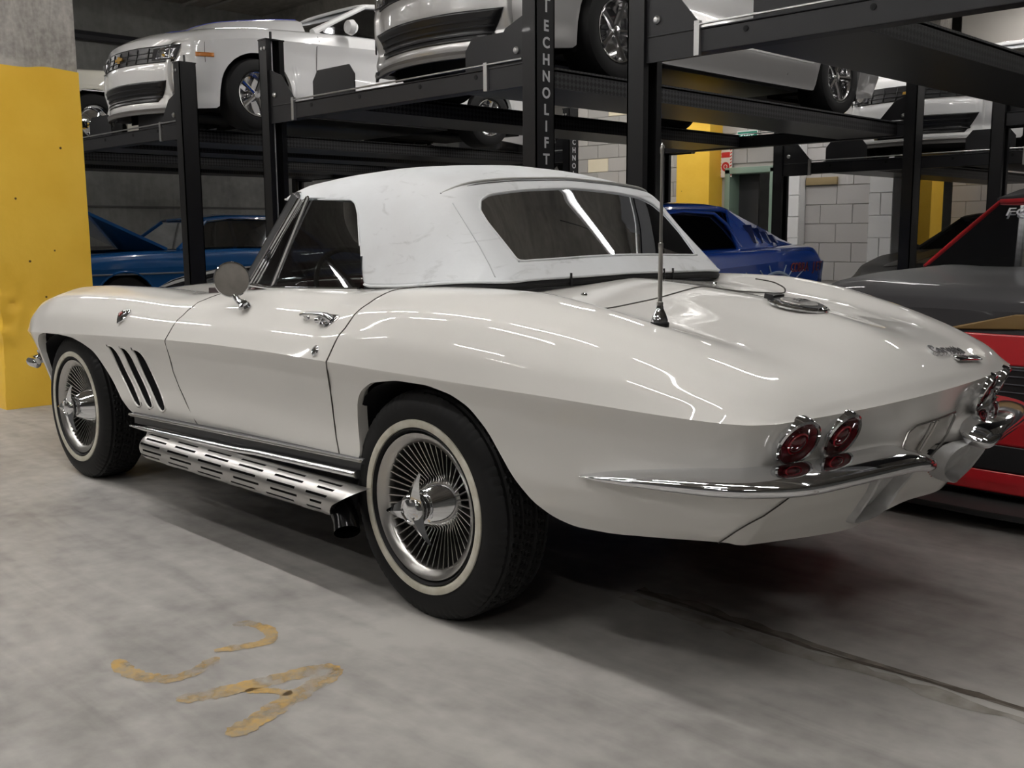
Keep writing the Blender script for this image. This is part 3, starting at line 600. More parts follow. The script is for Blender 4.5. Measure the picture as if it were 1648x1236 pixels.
# ------------------------------------------------------------------ the cream classic convertible
car = empty('sports_car', (0, 0, 0), 0, 'cream white classic convertible with white soft top and whitewall tyres, in the foreground', 'car')
WT = [(-3.30, .66), (-3.285, .70), (-3.25, .745), (-3.1, .80), (-2.9, .853), (-2.5, .876), (-2.1, .874), (-1.6, .868), (-1.1, .864), (-.75, .865), (-.4, .871), (-.15, .876), (.12, .879), (.36, .872), (.5, .864), (.65, .846), (.81, .820), (.94, .788), (1.0, .764), (1.03, .742), (1.045, .718), (1.05, .69)]
ZT = [(-3.30, .628), (-3.085, .641), (-2.53, .672), (-2.06, .692), (-1.47, .714), (-1.12, .722), (-.75, .725), (-.4, .722), (.12, .719), (.5, .714), (.65, .708), (.81, .70), (.94, .694), (1.05, .690)]
UT = [
 (-3.30, .62, .632, .57, .634, .5, .636, .42, .637, .33, .638, .2, .64, 0, .64),
 (-3.22, .745, .665, .70, .70, .62, .72, .53, .715, .42, .70, .2, .70, 0, .70),
 (-3.0, .815, .715, .76, .785, .67, .815, .58, .805, .45, .775, .25, .785, 0, .79),
 (-2.7, .852, .745, .80, .833, .68, .870, .58, .860, .45, .825, .25, .845, 0, .855),
 (-2.4, .862, .765, .80, .852, .68, .887, .58, .877, .45, .84, .25, .872, 0, .885),
 (-2.0, .852, .772, .79, .858, .68, .890, .57, .882, .45, .85, .25, .88, 0, .90),
 (-1.6, .842, .778, .78, .852, .69, .874, .58, .874, .45, .86, .25, .885, 0, .905),
 (-1.3, .836, .785, .775, .857, .70, .893, .61, .902, .45, .895, .25, .905, 0, .915),
 (-.9, .833, .79, .775, .867, .71, .915, .64, .928, .45, .93, .25, .93, 0, .93),
 (-.5, .840, .79, .78, .868, .71, .917, .64, .931, .45, .935, .25, .935, 0, .935),
 (-.3, .856, .80, .805, .885, .725, .938, .63, .942, .47, .935, .25, .94, 0, .945),
 (-.1, .866, .805, .825, .893, .735, .947, .63, .953, .49, .935, .25, .95, 0, .962),
 (.1, .869, .80, .828, .893, .735, .948, .63, .955, .50, .925, .25, .945, 0, .962),
 (.3, .862, .795, .818, .882, .725, .940, .625, .951, .50, .904, .22, .922, 0, .948),
 (.5, .848, .783, .80, .862, .715, .907, .62, .918, .50, .878, .22, .895, 0, .926),
 (.7, .815, .768, .765, .826, .685, .857, .60, .866, .48, .843, .22, .862, 0, .899),
 (.85, .785, .745, .73, .790, .65, .812, .57, .818, .45, .812, .22, .826, 0, .858),
 (1.0, .738, .717, .69, .737, .61, .748, .52, .752, .41, .757, .21, .77, 0, .775),
 (1.05, .66, .692, .60, .693, .52, .694, .43, .695, .33, .696, .2, .697, 0, .698)]
US = [0, .12, .26, .40, .52, .66, .82, 1.]
BOW = [(-3.31, -.06), (-2.9, -.02), (-2.5, 0), (.45, 0), (.8, .028), (1.0, .055), (1.06, .065)]
LOW = [(('f', 0), [(.7, 0), (.62, 0), (.5, .12), (.4, .2)]), (('f', .9), [(.7, 0), (.62, 0), (.5, .09), (.4, .17)]),
 (-3.15, [(.7, 0), (.64, 0), (.5, .07), (.4, .14)]), (-2.9, [(.7, 0), (.65, 0), (.55, .03), (.4, .07)]),
 (-2.4, [(.72, 0), (.67, .0), (.62, .02), (.5, .03), (.37, .05)]), (-1.9, [(.72, 0), (.69, .0), (.62, .022), (.5, .032), (.43, .03), (.37, .045)]),
 (-1., [(.73, 0), (.72, 0), (.66, .022), (.58, .034), (.5, .038), (.42, .04), (.38, .052)]), (-.3, [(.73, 0), (.72, 0), (.66, .022), (.58, .034), (.5, .038), (.42, .036), (.38, .045)]),
 (.3, [(.73, 0), (.715, 0), (.66, .02), (.58, .03), (.5, .035), (.42, .045), (.36, .065)]), (.65, [(.73, 0), (.705, 0), (.64, .025), (.56, .032), (.48, .04), (.42, .06), (.37, .09)]),
 (.9, [(.73, 0), (.695, 0), (.63, .03), (.58, .045), (.53, .035), (.48, .045), (.41, .09), (.37, .13)]),
 (('r', .97), [(.73, 0), (.69, 0), (.635, .034), (.578, .052), (.567, .045), (.558, .0), (.53, .0), (.48, .02), (.42, .07), (.37, .12)]),
 (('r', .6), [(.73, 0), (.69, 0), (.635, .040), (.578, .058), (.567, .05), (.558, -.012), (.53, -.01), (.48, .01), (.42, .05), (.36, .10)]),
 (('r', .33), [(.73, 0), (.69, 0), (.635, .035), (.578, .050), (.567, .045), (.557, -.01), (.53, -.01), (.48, .0), (.42, .03), (.36, .08)]),
 (('r', .2), [(.73, 0), (.69, 0), (.62, .005), (.58, .02), (.5, .07), (.45, .09), (.36, .12)]), (('r', 0), [(.73, 0), (.69, 0), (.62, .005), (.58, .02), (.5, .07), (.45, .09), (.36, .12)])]
BOT = [(('f', 0), ('f', 0), .42), (('f', 1), ('f', 1), .42), (-3.1, -3.1, .40), (-2.93, -2.83, .385), (-2.915, -2.835, .44), (-2.90, -2.86, .50), (-2.87, -2.868, .57), (-2.83, -2.845, .615), (-2.79, -2.79, .645), (-2.72, -2.72, .660),
 (-2.5, -2.5, .668), (-2.36, -2.36, .664), (-2.26, -2.27, .645), (-2.19, -2.17, .61), (-2.13, -2.09, .555), (-2.08, -2.025, .50), (-2.02, -1.955, .43), (-1.98, -1.91, .388), (-1.93, -1.86, .371), (-1.80, -1.74, .374),
 (-1.474, -1.32, .388), (-.9, -.85, .405), (-.41, -.394, .420), (-.345, -.275, .424), (-.335, -.283, .45), (-.32, -.292, .50), (-.305, -.293, .56), (-.285, -.285, .605), (-.25, -.255, .645), (-.19, -.19, .677), (-.06, -.06, .697),
 (.08, .08, .698), (.17, .17, .682), (.24, .235, .65), (.31, .29, .60), (.38, .335, .54), (.44, .38, .48), (.50, .43, .43), (.56, .49, .392), (.61, .55, .374), (.70, .66, .372), (.85, .85, .385), (.97, .97, .395), (('r', .9), ('r', .9), .385), (('r', .5), ('r', .5), .362), (('r', 0), ('r', 0), .35)]
sh = Shell(-3.30, 1.05, WT, ZT, UT, BOW, LOW, BOT, US, ends=(.08, .02), sigu=1.5)
# front louvre slots (outline on the side skin as x,z)
SLOTS = [[(-2.022, .655), (-1.955, .652), (-1.872, .545), (-1.765, .425), (-1.815, .408), (-1.930, .52)],
         [(-1.910, .657), (-1.838, .652), (-1.762, .555), (-1.662, .430), (-1.714, .412), (-1.820, .525)],
         [(-1.795, .658), (-1.715, .650), (-1.642, .555), (-1.556, .432), (-1.610, .410), (-1.712, .525)]]
OUTL = [(-.335, .530), (-.120, .530), (-.098, .51), (-.108, .475), (-.150, .430), (-.215, .400), (-.290, .388), (-.330, .392), (-.345, .41), (-.345, .50)]
OUTP = [(-.225+(a+.225)*.95, .46+(b-.46)*.95) for a, b in OUTL]
def inpoly(x, z, poly):
    r = np.zeros(np.shape(x), bool); n = len(poly)
    for i in range(n):
        (x1, z1), (x2, z2) = poly[i], poly[(i+1) % n]
        if z1 == z2: continue
        c = ((z1 > z) != (z2 > z)) & (x < (x2-x1)*(z-z1)/(z2-z1)+x1); r ^= c
    return r
def d_low(x, y, z):
    r = np.zeros(x.shape, bool)
    for s_ in SLOTS: r |= inpoly(x, z, s_) & (x < 0) & (z > .35)
    return r | (inpoly(y, z, OUTP) & (x > .85))
COCK = [-1.22, -.12]
def d_up(x, y, u): return (np.abs(y) < .625) & (x > COCK[0]-.35*(1-(y/.62)**2)) & (x < COCK[1]-.0)
tf, tr = sh.tk(-1.474), sh.tk(-.404)
def doorx_up(y_, kind):      # door shut lines on the upper flank: x as a function of u
    return None
FU = lambda u: -1.474+.16*np.clip(u/.4, 0, 1)**1.3
RU = lambda u: -.404+.17*np.clip(u/.45, 0, 1)**1.2
sh.build(car, PAINT, lip=.016, drop_up=d_up, drop_low=d_low,
         split=('door', lambda x, y, u: (x > FU(u)) & (x < RU(u)) & (u < .56), lambda t: (t > tf) & (t < tr)))
# inner wells, floor pan (dark)
mb = MB()
for sg in (-1, 1):
    for xc in (-2.489, 0.02):
        mb.lathe([(.0, -.50*sg), (.44, -.50*sg), (.44, -.79*sg)] , (xc, sg*1.0*0, .34), (0, -1, 0), 24) if False else None
mb.box((-3.05, -.60, .36), (.85, .60, .44)); mb.box((-1.9, -.79, .38), (-.30, .79, .42))

mb.build('floor_pan', DARK, car)
def arch_liner(x0, x1, zt, sg):
    m_ = MB(); n = 14; pts = []
    for i in range(n+1):
        a = PI*i/n; pts.append(((x0+x1)/2-(x1-x0)/2*math.cos(a), .44+(zt-.44)*math.sin(a)**.45))
    for (y0) in (0,):
        V = []; 
        for (x, z) in pts: V += [(x, sg*.48, z), (x, sg*(min(.828, -sh.side(x, max(z, .42)).y-.018)), z)]
        F = [(2*i, 2*i+1, 2*i+3, 2*i+2) for i in range(n)]; m_.add(V, F); m_.add([(x, sg*.48, z) for x, z in pts], [tuple(range(n+1))])
    m_.build('wheel_well', DARK, car)
for sg in (-1, 1): arch_liner(-2.84, -1.93, .675, sg); arch_liner(-.305, .50, .708, sg)
# louvre recesses with a painted lip
for s_ in SLOTS:
    out = [sh.side(x, z, .0) for x, z in s_]; 
    dense = []
    for i in range(len(s_)):
        a, b = s_[i], s_[(i+1) % len(s_)]
        for k in range(5): dense.append((a[0]+(b[0]-a[0])*k/5, a[1]+(b[1]-a[1])*k/5))
    dn = np.array(dense); dn = np.concatenate([dn]*3); dn = gsm(dn, 1.1)[len(dense):2*len(dense)]
    lip = MB().tube([sh.side(x, z, -.001) for x, z in dn], .0040, 8, closed=True)
    lo = lip.build('vent_surround', PAINT, car)
    k = len(dn); V = [sh.side(x, z, -.002) for x, z in dn]+[sh.side(x+.004, z, -.05) for x, z in dn]
    mesh('vent_slot', V, [(i, (i+1) % k, k+(i+1) % k, k+i) for i in range(k)]+[tuple(range(k, 2*k))], DARK, lo)
# shut lines
def gap(pts, name='shut_line', r=.0024, m=None): return MB().tube(pts, r, 6).build(name, m or mat('gap_dark', (.05, .045, .04), .8), car)
fl = [sh.side(x, z) for x, z in [(-1.474, .705), (-1.478, .65), (-1.474, .59), (-1.44, .53), (-1.392, .47), (-1.34, .41), (-1.322, .385)]]
gap([sh.flank(FU(u), u)[0] for u in np.linspace(.5, 0, 16)]+fl, r=.0020)
gap([sh.flank(RU(u), u)[0] for u in np.linspace(.50, 0, 16)]+[sh.side(x, z) for x, z in [(-.405, .70), (-.42, .62), (-.42, .55), (-.412, .48), (-.394, .422)]], r=.0026)
# lid line behind the top, deck details -------------------------------------------------
lid = [(.20, -.575), (.28, -.565), (.345, -.535), (.375, -.48), (.37, -.35), (.362, -.15), (.365, 0)]
lid = lid+[(x, -y) for x, y in lid[::-1][1:]]
lg = np.array(lid); lg = np.stack([np.interp(np.linspace(0, len(lid)-1, 70), range(len(lid)), lg[:, c]) for c in (0, 1)], -1); lg = gsm(lg, 1.3)
gap([sh.top(x, y, .0005) for x, y in lg], r=.0028)
mb = MB(); P0 = sh.top(.644, -.578)                                            # aerial
mb.lathe([(.0, -.004), (.024, -.004), (.024, .006), (.0215, .009)], P0, (0, 0, 1), 24); ant = mb.build('aerial_gasket', RUBBER, car)
mb = MB().lathe([(.0215, .006), (.021, .014), (.016, .028), (.011, .038), (.010, .043), (.0085, .05), (.0075, .05)], P0, (0, 0, 1), 24).build('aerial_base', CHROME, car)
mb = MB().lathe([(.0085, .045), (.0085, .058), (.0058, .060), (.0055, .19), (.0062, .192), (.0062, .204), (.0042, .206), (.0038, .42), (.0052, .425), (.0052, .437), (.002, .445), (0, .45)], P0, (0, 0, 1), 16).build('aerial_mast', SATIN, car)
# fuel filler ---------------------------------------------------------------------------
fc = sh.top(.70, 0); nx = (sh.top(.80, 0)-sh.top(.60, 0)).normalized(); nz = Vector((0, -1, 0)).cross(nx); nz = nz if nz.z > 0 else -nz
o = fc+nz*-.002
MB().lathe([(0, 0), (.088, 0), (.088, .005), (.084, .008), (.080, .008), (.077, .005), (.070, .010), (.0, .010)], o, nz, 48).build('fuel_lid_ring', CHROME, car)
MB().lathe([(.070, .008), (.071, .012), (.055, .013), (.054, .012)], o, nz, 48).build('fuel_lid_band', BLACK, car)
MB().lathe([(.054, .0115), (.053, .0145), (.03, .0155), (0, .016)], o, nz, 48).build('fuel_lid', mat('fuel_grey', (.45, .44, .42), .3, .7), car)
F_ = frame(o+nz*.0165, (0, 1, 0), -nx)
em = MB(); em.prism([(-.03, -.018), (-.002, -.008), (-.006, .012), (-.034, .004)], 2, 0, .003); em.prism([(.03, -.018), (.002, -.008), (.006, .012), (.034, .004)], 2, 0, .003)
e_ = em.build('crossed_flags', CHROME, car, smooth=False); e_.data.transform(F_)
mb = MB(); h0 = o-nx*.084
mb.box((-.030, -.018, 0), (.030, .014, .016)); hb = mb.build('fuel_lid_hinge', BLACK, car, bevel=.003); hb.data.transform(frame(h0+nz*.003, (0, 1, 0), -nx))
# script on the tail ----------------------------------------------------------------------
sc0 = sh.top(1.035, .275, .003); sx_ = (sh.top(1.035, .37)-sh.top(1.035, .18)).normalized(); sy_ = (sh.top(.96, .275)-sh.top(1.04, .275)).normalized()
text_mesh('tail_script', 'Corvette', .058, CHROME, frame(sc0+sy_*.012-sx_*.03, sx_, sy_), car, .005, .45, bold=.0022)
mb = MB(); mb.box((-.085, -.011, 0), (.085, .011, .006)); q_ = mb.build('script_bar', CHROME, car, bevel=.002); q_.data.transform(frame(sc0-sy_*.026+sx_*.05-Vector((0, 0, .003)), sx_, sy_))
text_mesh('script_bar_lettering', 'Sting Ray', .019, BLACK, frame(sc0-sy_*.026+sx_*.05+Vector((0, 0, .0035)), sx_, sy_), car, .0005, .2)
# tail lamps -----------------------------------------------------------------------------
def tail_lamp(y, z, rot, x):
    n = Vector((math.cos(rot[0])*math.cos(rot[1]), math.sin(rot[1]), -math.sin(rot[0])*math.cos(rot[1]))); c = Vector((x, y, z))
    ring = MB().lathe([(.053, -.02), (.063, -.012), (.065, .004), (.063, .013), (.058, .016), (.054, .013), (.052, .004), (.051, -.02)], c, n, 48).build('tail_lamp_bezel', CHROME, car)
    MB().lathe([(.053, .010), (.047, .006), (.038, .001), (.029, .001), (.026, .009), (.018, .015), (.008, .018), (0, .019)], c, n, 40).build('tail_lamp_lens', REDLENS, ring)
    MB().lathe([(.027, .006), (.0295, .011), (.026, .013)], c, n, 32).build('lens_ring', mat('red_ring', (.38, .02, .03), .1, 0, 1.), ring)
def rear_pt(y, z):           # point of the tail skin
    k = ('r', abs(y)/.69); t = sh.tk(k); p = sh.surf(np.array([t]), np.array([z]))[0]; return Vector((p[0], -p[1] if y > 0 else p[1], z))
for sg in (-1, 1):
    tail_lamp(sg*.600, .638, (.46, sg*.24), rear_pt(sg*.6, .638).x+.013); tail_lamp(sg*.436, .634, (.44, sg*.12), rear_pt(sg*.436, .634).x+.014)
# rear bumpers -----------------------------------------------------------------------------
BP = [(-.055, .026), (-.050, .030), (-.015, .028), (.012, .022), (.032, .014), (.045, .005), (.051, -.004), (.050, -.014), (.043, -.022), (.030, -.026), (.012, -.026), (-.030, -.020)]
def rear_bumper(sg):
    keys = [(.60, .522, .10), (.66, .530, .38), (.74, .538, .62), (.84, .547, .82), (.92, .553, .95), (1.0, .557, 1.), (1.04, .56, 1.)]
    path = []
    for x, z, s_ in keys:
        p = sh.side(x, z, .006+.012*s_); path.append((p.x, p.y, z, s_))
    for fr, z, s_ in [(.98, .561, 1.), (.85, .562, 1.), (.7, .562, 1.), (.55, .561, 1.), (.42, .559, 1.), (.34, .556, 1.0), (.28, .549, .97), (.262, .541, .85)]:
        t = sh.tk(('r', fr)); i = min(int(t/.0085), len(sh.L)-1); L_ = sh.L[i]; x = L_[0]+.034+.012*(1-fr); path.append((x, L_[1], z, s_))
    A = np.array(path); d = np.r_[0, np.cumsum(np.linalg.norm(np.diff(A[:, :2], axis=0), axis=1))]; tt = np.linspace(0, d[-1], 70); A = np.stack([np.interp(tt, d, A[:, c]) for c in range(4)], -1); A[:, :3] = gsm(A[:, :3], 3); A[:, 3] = gsm(A[:, 3], 1.5)
    tg = np.gradient(A[:, :2], axis=0); tg /= np.linalg.norm(tg, axis=1, keepdims=True); on = np.stack([tg[:, 1], -tg[:, 0]], -1)
    k = 28; pr = np.array(BP); dd = np.r_[0, np.cumsum(np.linalg.norm(np.diff(pr, axis=0), axis=1))]; pr = np.stack([np.interp(np.linspace(0, dd[-1], k), dd, pr[:, c]) for c in (0, 1)], -1); pr = gsm(pr, .8)
    V = []; F = []
    for i in range(70):
        for (o_, u_) in pr:
            V.append((A[i, 0]+on[i, 0]*o_*A[i, 3], sg*-1*(A[i, 1]+on[i, 1]*o_*A[i, 3]), A[i, 2]+u_*A[i, 3]))
    V = [(x, y if sg > 0 else -(-y) , z) for x, y, z in V]
    V = [(x, -abs(y) if sg < 0 else abs(y), z) for x, y, z in V]
    for i in range(69):
        for j in range(k):
            j2 = (j+1) % k; F.append((i*k+j, i*k+j2, (i+1)*k+j2, (i+1)*k+j))
    # rounded inner end
    base = len(V); c = V[69*k:70*k]; cx = sum(v[0] for v in c)/k; cy = sum(v[1] for v in c)/k; cz = sum(v[2] for v in c)/k
    inner = Vector((0, -sg, 0))
    prev = 69*k
    for q in (1, 2, 3):
        a = q*PI/6.5; s_ = math.cos(a); off = math.sin(a)*.028; base = len(V)
        for v in c: V.append((cx+(v[0]-cx)*s_, cy+(v[1]-cy)*s_-sg*off, cz+(v[2]-cz)*s_))
        for j in range(k):
            j2 = (j+1) % k; F.append((prev+j, prev+j2, base+j2, base+j))
        prev = base
    F.append(tuple(prev+j for j in range(k)))
    b_ = MB(); b_.add(V, F); return b_.build('rear_bumper', CHROME, car, sharp=50)
rear_bumper(-1); rear_bumper(1)
# exhaust outlets below the bumpers: half-moon bezels
def outlet(sg):
    O = OUTL
    dn = []
    for i in range(len(O)):
        a, b = O[i], O[(i+1) % len(O)]
        for k in range(4): dn.append((a[0]+(b[0]-a[0])*k/4, a[1]+(b[1]-a[1])*k/4))
    n = len(dn); dn = gsm(np.concatenate([np.array(dn)]*3), 1.6)[n:2*n]; c = dn.mean(0)
    fx = lambda z: 1.080+.050*(z-.393)/.13
    rings = []
    for s_, dx in [(1.00, -.03), (1.03, .0), (1.03, .012), (1.0, .016), (.93, .012), (.90, .002), (.80, -.022)]:
        rings.append([(rear_pt(-abs(y), z).x+.006+.05*max(0, (y+.30)/.2)*max(0, 1-(.53-z)/.3)+dx, (c[0]+(y-c[0])*s_)*(-sg), c[1]+(z-c[1])*s_) for y, z in dn])
    V = [v for r in rings for v in r]; F = [(q*n+i, q*n+(i+1) % n, (q+1)*n+(i+1) % n, (q+1)*n+i) for q in range(len(rings)-1) for i in range(n)]
    F.append(tuple(range((len(rings)-1)*n, len(rings)*n)))
    b_ = MB(); b_.add(V, F); b_.build('exhaust_outlet', CASTGREY, car, sharp=40)
outlet(-1); outlet(1)
# number plate recess frame
X0 = lambda z: .0
tp = [(1.118, -.165, .545), (1.125, -.125, .612), (1.128, .14, .614), (1.10, .155, .57), (1.055, .06, .475)]
mb = MB().tube([rear_pt(-.17, .55)+Vector((.006, 0, 0)), rear_pt(-.135, .60)+Vector((.008, 0, 0)), rear_pt(-.11, .614)+Vector((.006, 0, 0)), rear_pt(0, .616)+Vector((.006, 0, 0)), rear_pt(.14, .616)+Vector((.006, 0, 0)), rear_pt(.155, .600)+Vector((.008, 0, 0)), rear_pt(.13, .53)+Vector((.008, 0, 0)), rear_pt(.09, .455)+Vector((.008, 0, 0))], .0035, 8).build('plate_recess_trim', SATIN, car)
mb = MB().tube([rear_pt(-.01, .61)+Vector((.004, 0, 0)), rear_pt(-.005, .54)+Vector((.006, 0, 0)), rear_pt(0, .46)+Vector((.006, 0, 0))], .004, 8).build('plate_recess_rib', SATIN, car)
mb = MB().tube([rear_pt(.02, .61)+Vector((.004, 0, 0)), rear_pt(.02, .54)+Vector((.006, 0, 0)), rear_pt(.02, .46)+Vector((.006, 0, 0))], .004, 8).build('plate_recess_rib', SATIN, car)
# valance seam running down and forward from the bumper
gap([rear_pt(-.62, .535)+Vector((.004, -.002, 0))]+[Vector(sh.surf(np.array([sh.tk(('r', .93))+(.03-.035*k)]), np.array([.525-.022*k]))[0])+Vector((.002, -.003, -.001)) for k in range(0, 7)], name='valance_seam', r=.0016)
# emblem on the front fender ------------------------------------------------------------------
ep, en = sh.flank(-1.885, .13, .003); ex_ = (sh.flank(-1.83, .13)[0]-sh.flank(-1.94, .13)[0]).normalized(); M_ = frame(ep, ex_, en.cross(ex_))
mb = MB(); mb.prism([(-.012, -.036), (.036, -.008), (.050, .016), (.044, .030), (.01, .026), (-.02, .024), (-.046, .012), (-.030, -.016)], 2, -.004, .004); b_ = mb.build('fender_badge', CHROME, car, bevel=.0015); b_.data.transform(M_)
mb = MB(); mb.prism([(-.036, .010), (-.024, -.004), (-.010, .016), (-.020, .019)], 2, .004, .006); q_ = mb.build('badge_red_flag', mat('enamel_red', (.25, .05, .04), .3), b_, smooth=False); q_.data.transform(M_)
for k in range(3):
    for l in range(2):
        mb = MB(); mb.box((.002+k*.013, .0+l*.011, .004), (.011+k*.013, .008+l*.011, .006)); q_ = mb.build('badge_check', BLACK if (k+l) % 2 else CHROME, b_, smooth=False); q_.data.transform(M_)
# door handle, lock --------------------------------------------------------------------------
door = [o_ for o_ in car.children if o_.name.startswith('door')][0]
hp, hn = sh.flank(-.47, .205); hx = (sh.flank(-.40, .205)[0]-sh.flank(-.54, .205)[0]).normalized(); Mh = frame(hp, hx, hn.cross(hx))
hd = empty('door_handle_root'); bpy.data.objects.remove(hd)
mb = MB(); mb.prism([(-.040, -.012), (.010, -.030), (.058, .010), (.045, .020), (-.02, .024)], 2, -.004, .004)
h_ = mb.build('door_handle', CHROME, door, bevel=.003); 
mb = MB().tube([(.020, .0, .002), (.008, .004, .018), (-.02, .006, .024), (-.07, .008, .025), (-.12, .008, .024), (-.155, .006, .021)], [.013, .012, .009, .007, .007, .006], 14)
mb.lathe([(0, .01), (.012, .008), (.0125, -.012), (0, -.012)], (-.020, -.012, .018), (1, 0, 0), 16)
g_ = mb.build('handle_grip', CHROME, door)
mb = MB(); mb.tube([(-.130, .006, .024), (-.128, .004, .010), (-.128, .002, -.003)], [.006, .008, .013], 12); g2 = mb.build('handle_post', CHROME, door)
for q_ in (h_, g_, g2): q_.data.transform(Mh)
lp, ln = sh.flank(-.475, .045); MB().lathe([(.0, -.003), (.0175, -.003), (.0175, .004), (.014, .007), (.012, .004), (.010, .007), (0, .008)], lp, ln, 28).build('door_lock', CHROME, door)
# mirror -------------------------------------------------------------------------------------
mc = Vector((-1.068, -.80, .951)); mn = Vector((.80, -.60, .02)).normalized()
MB().lathe([(0, -.028), (.03, -.026), (.052, -.014), (.062, -.002), (.064, .004), (.0635, .007), (.060, .008), (.059, .004)], mc, mn, 48).build('mirror_shell', CHROME, door)
MB().lathe([(.0595, .004), (.055, .0055), (0, .006)], mc, mn, 48).build('mirror_face', mat('mirror_reflection', (.20, .185, .165), .5, .1, var=(40, .2, (.16, .148, .13))), door)  # brown-grey colour paints what the mirror glass reflects
MB().tube([mc+Vector((.022, -.006, -.055)), mc+Vector((.04, 0, -.075)), Vector((-1.005, -.795, .866))], [.010, .011, .017], 14).build('mirror_stem', CHROME, door)
MB().lathe([(0, -.006), (.023, -.006), (.020, .004), (0, .006)], (-1.0, -.795, .862), (0, -.45, .9), 24).build('mirror_foot', CHROME, door)
# sill, chrome strip, side exhaust --------------------------------------------------------------
zs = lambda x: np.interp(x, [-1.87, -.25], [.374, .426])
for sg in (-1, 1):
    V = []; xs_ = np.linspace(-1.86, -.26, 30); prof = [(-.80, .01), (-.842, .008), (-.850, .0), (-.850, -.006), (-.832, -.012), (-.832, -.036), (-.80, -.05)]
    V = [(x, sg*-p[0]*-1*-1 if 0 else -sg*p[0]*-1 if 0 else p[0]*(-sg), zs(x)+p[1]) for x in xs_ for p in prof]
    V = [(x, (abs(y) if sg > 0 else -abs(y)), z) for x, y, z in V]
    k = len(prof); mb = MB(); mb.add(V, [(i*k+j, i*k+j+1, (i+1)*k+j+1, (i+1)*k+j) for i in range(29) for j in range(k-1)]+[tuple(range(k)), tuple(range(29*k, 30*k))]); mb.build('sill_panel', GREYTRIM, car, sharp=30)
    MB().tube([(x, sg*.853, zs(x)+.003) for x in (-1.86, -1.0, -.26)], .005, 8).build('sill_bead', SATIN, car)
    pr = [(math.cos(a)*(1.4), math.sin(a)*1) for a in np.linspace(0, 2*PI, 20, endpoint=False)]
    MB().tube([(x, sg*.846, zs(x)-.047+(.005 if x > -1 else 0)) for x in np.linspace(-1.87, -.285, 12)], [.004]+[.010]*3+[.013]*7+[.013], prof=[(b, a) for a, b in pr]).build('sill_moulding', mat('satin_chrome', (.7, .7, .7), .2, 1.), car)
def exhaust_cover(sg):
    x0, x1, n = -1.655, -.30, 150; ang = np.radians(np.linspace(-72, 108, 91)); V = []; F = []; rows = len(ang); hole_ = []
    rowc = [(-52, 0), (-26, 3), (-2, -2), (22, 2), (46, -3), (70, 0)]
    for i in range(n):
        x = x0+(x1-x0)*i/(n-1); e = min(1, (x-x0)/.07); r_ = math.sqrt(max(0, 1-(1-e)**2))*.92+.08
        cz_ = np.interp(x, [x0, x1], [.283, .300]); 
        for j, a in enumerate(ang):
            deg = math.degrees(a); rad = 1.
            sharp_ = 0
            for rc, st in rowc:
                d_ = abs(deg-rc); ph = ((x+st*.006) % .232)
                if d_ < 4.6 and x > x0+.05 and x < x1-.05 and .03 < ph < .20: sharp_ = 1
            rr = .060*r_; hole_.append(sharp_)
            zz_ = cz_+rr*.92*math.sin(a); yy = .872+rr*1.05*math.cos(a)*1.0
            xx = x
            if i == n-1 or x > x1-.12:   # slanted rear cut
                f_ = max(0, (x-(x1-.12))/.12); xx = x+f_*(.10*max(0, math.sin(a))-.05*max(0, -math.sin(a)))
            V.append((xx, sg*yy, zz_))
    for i in range(n-1):
        for j in range(rows-1):
            a = i*rows+j
            if sum(hole_[q] for q in (a, a+1, a+rows+1, a+rows)) < 3: F.append((a, a+1, a+rows+1, a+rows))
    F.append(tuple(range(rows)))
    mb = MB(); mb.add(V, F); o_ = mb.build('exhaust_cover', ALLOY, car, sharp=40)
    MB().tube([(-.50, sg*.865, .300), (-.40, sg*.868, .295), (-.34, sg*.872, .275), (-.30, sg*.885, .245), (-.275, sg*.90, .215)], [.042, .042, .041, .040, .040], 20, caps=False).build('exhaust_tip', mat('black_pipe', (.01, .01, .011), .15, .6), o_)
    MB().tube([(-1.60, sg*.868, .285), (-.32, sg*.868, .302)], .050, 20).build('exhaust_pipe', DARK, o_)
exhaust_cover(-1); exhaust_cover(1)
# front bumper halves -------------------------------------------------------------------------
for sg in (-1, 1):
    pts = [(-3.19, .73, .462), (-3.27, .73, .462), (-3.345, .715, .462), (-3.385, .66, .464), (-3.41, .56, .466), (-3.425, .42, .468), (-3.43, .30, .47)]
    A = np.array(pts); A = np.stack([np.interp(np.linspace(0, 6, 40), range(7), A[:, c]) for c in range(3)], -1); A = gsm(A, 2.5)
    MB().tube([(x, sg*y, z) for x, y, z in A], [.006]+[.03]*38+[.012], prof=[(math.cos(a)*.85, math.sin(a)*.75) for a in np.linspace(0, 2*PI, 16, endpoint=False)]).build('front_bumper', CHROME, car)
    MB().tube([(-3.24, sg*.70, .50), (-3.22, sg*.66, .52), (-3.19, sg*.60, .49)], [.028, .032, .03], 10).build('bumper_bracket', mat('bracket', (.1, .1, .1), .4, .8), car)
    MB().lathe([(0, -.03), (.03, -.03), (.048, -.01), (.05, .0), (.045, .012), (.03, .02), (0, .024)], (-3.30, sg*.585, .375), (-1, 0, 0), 24).build('front_lamp', ALLOY, car)
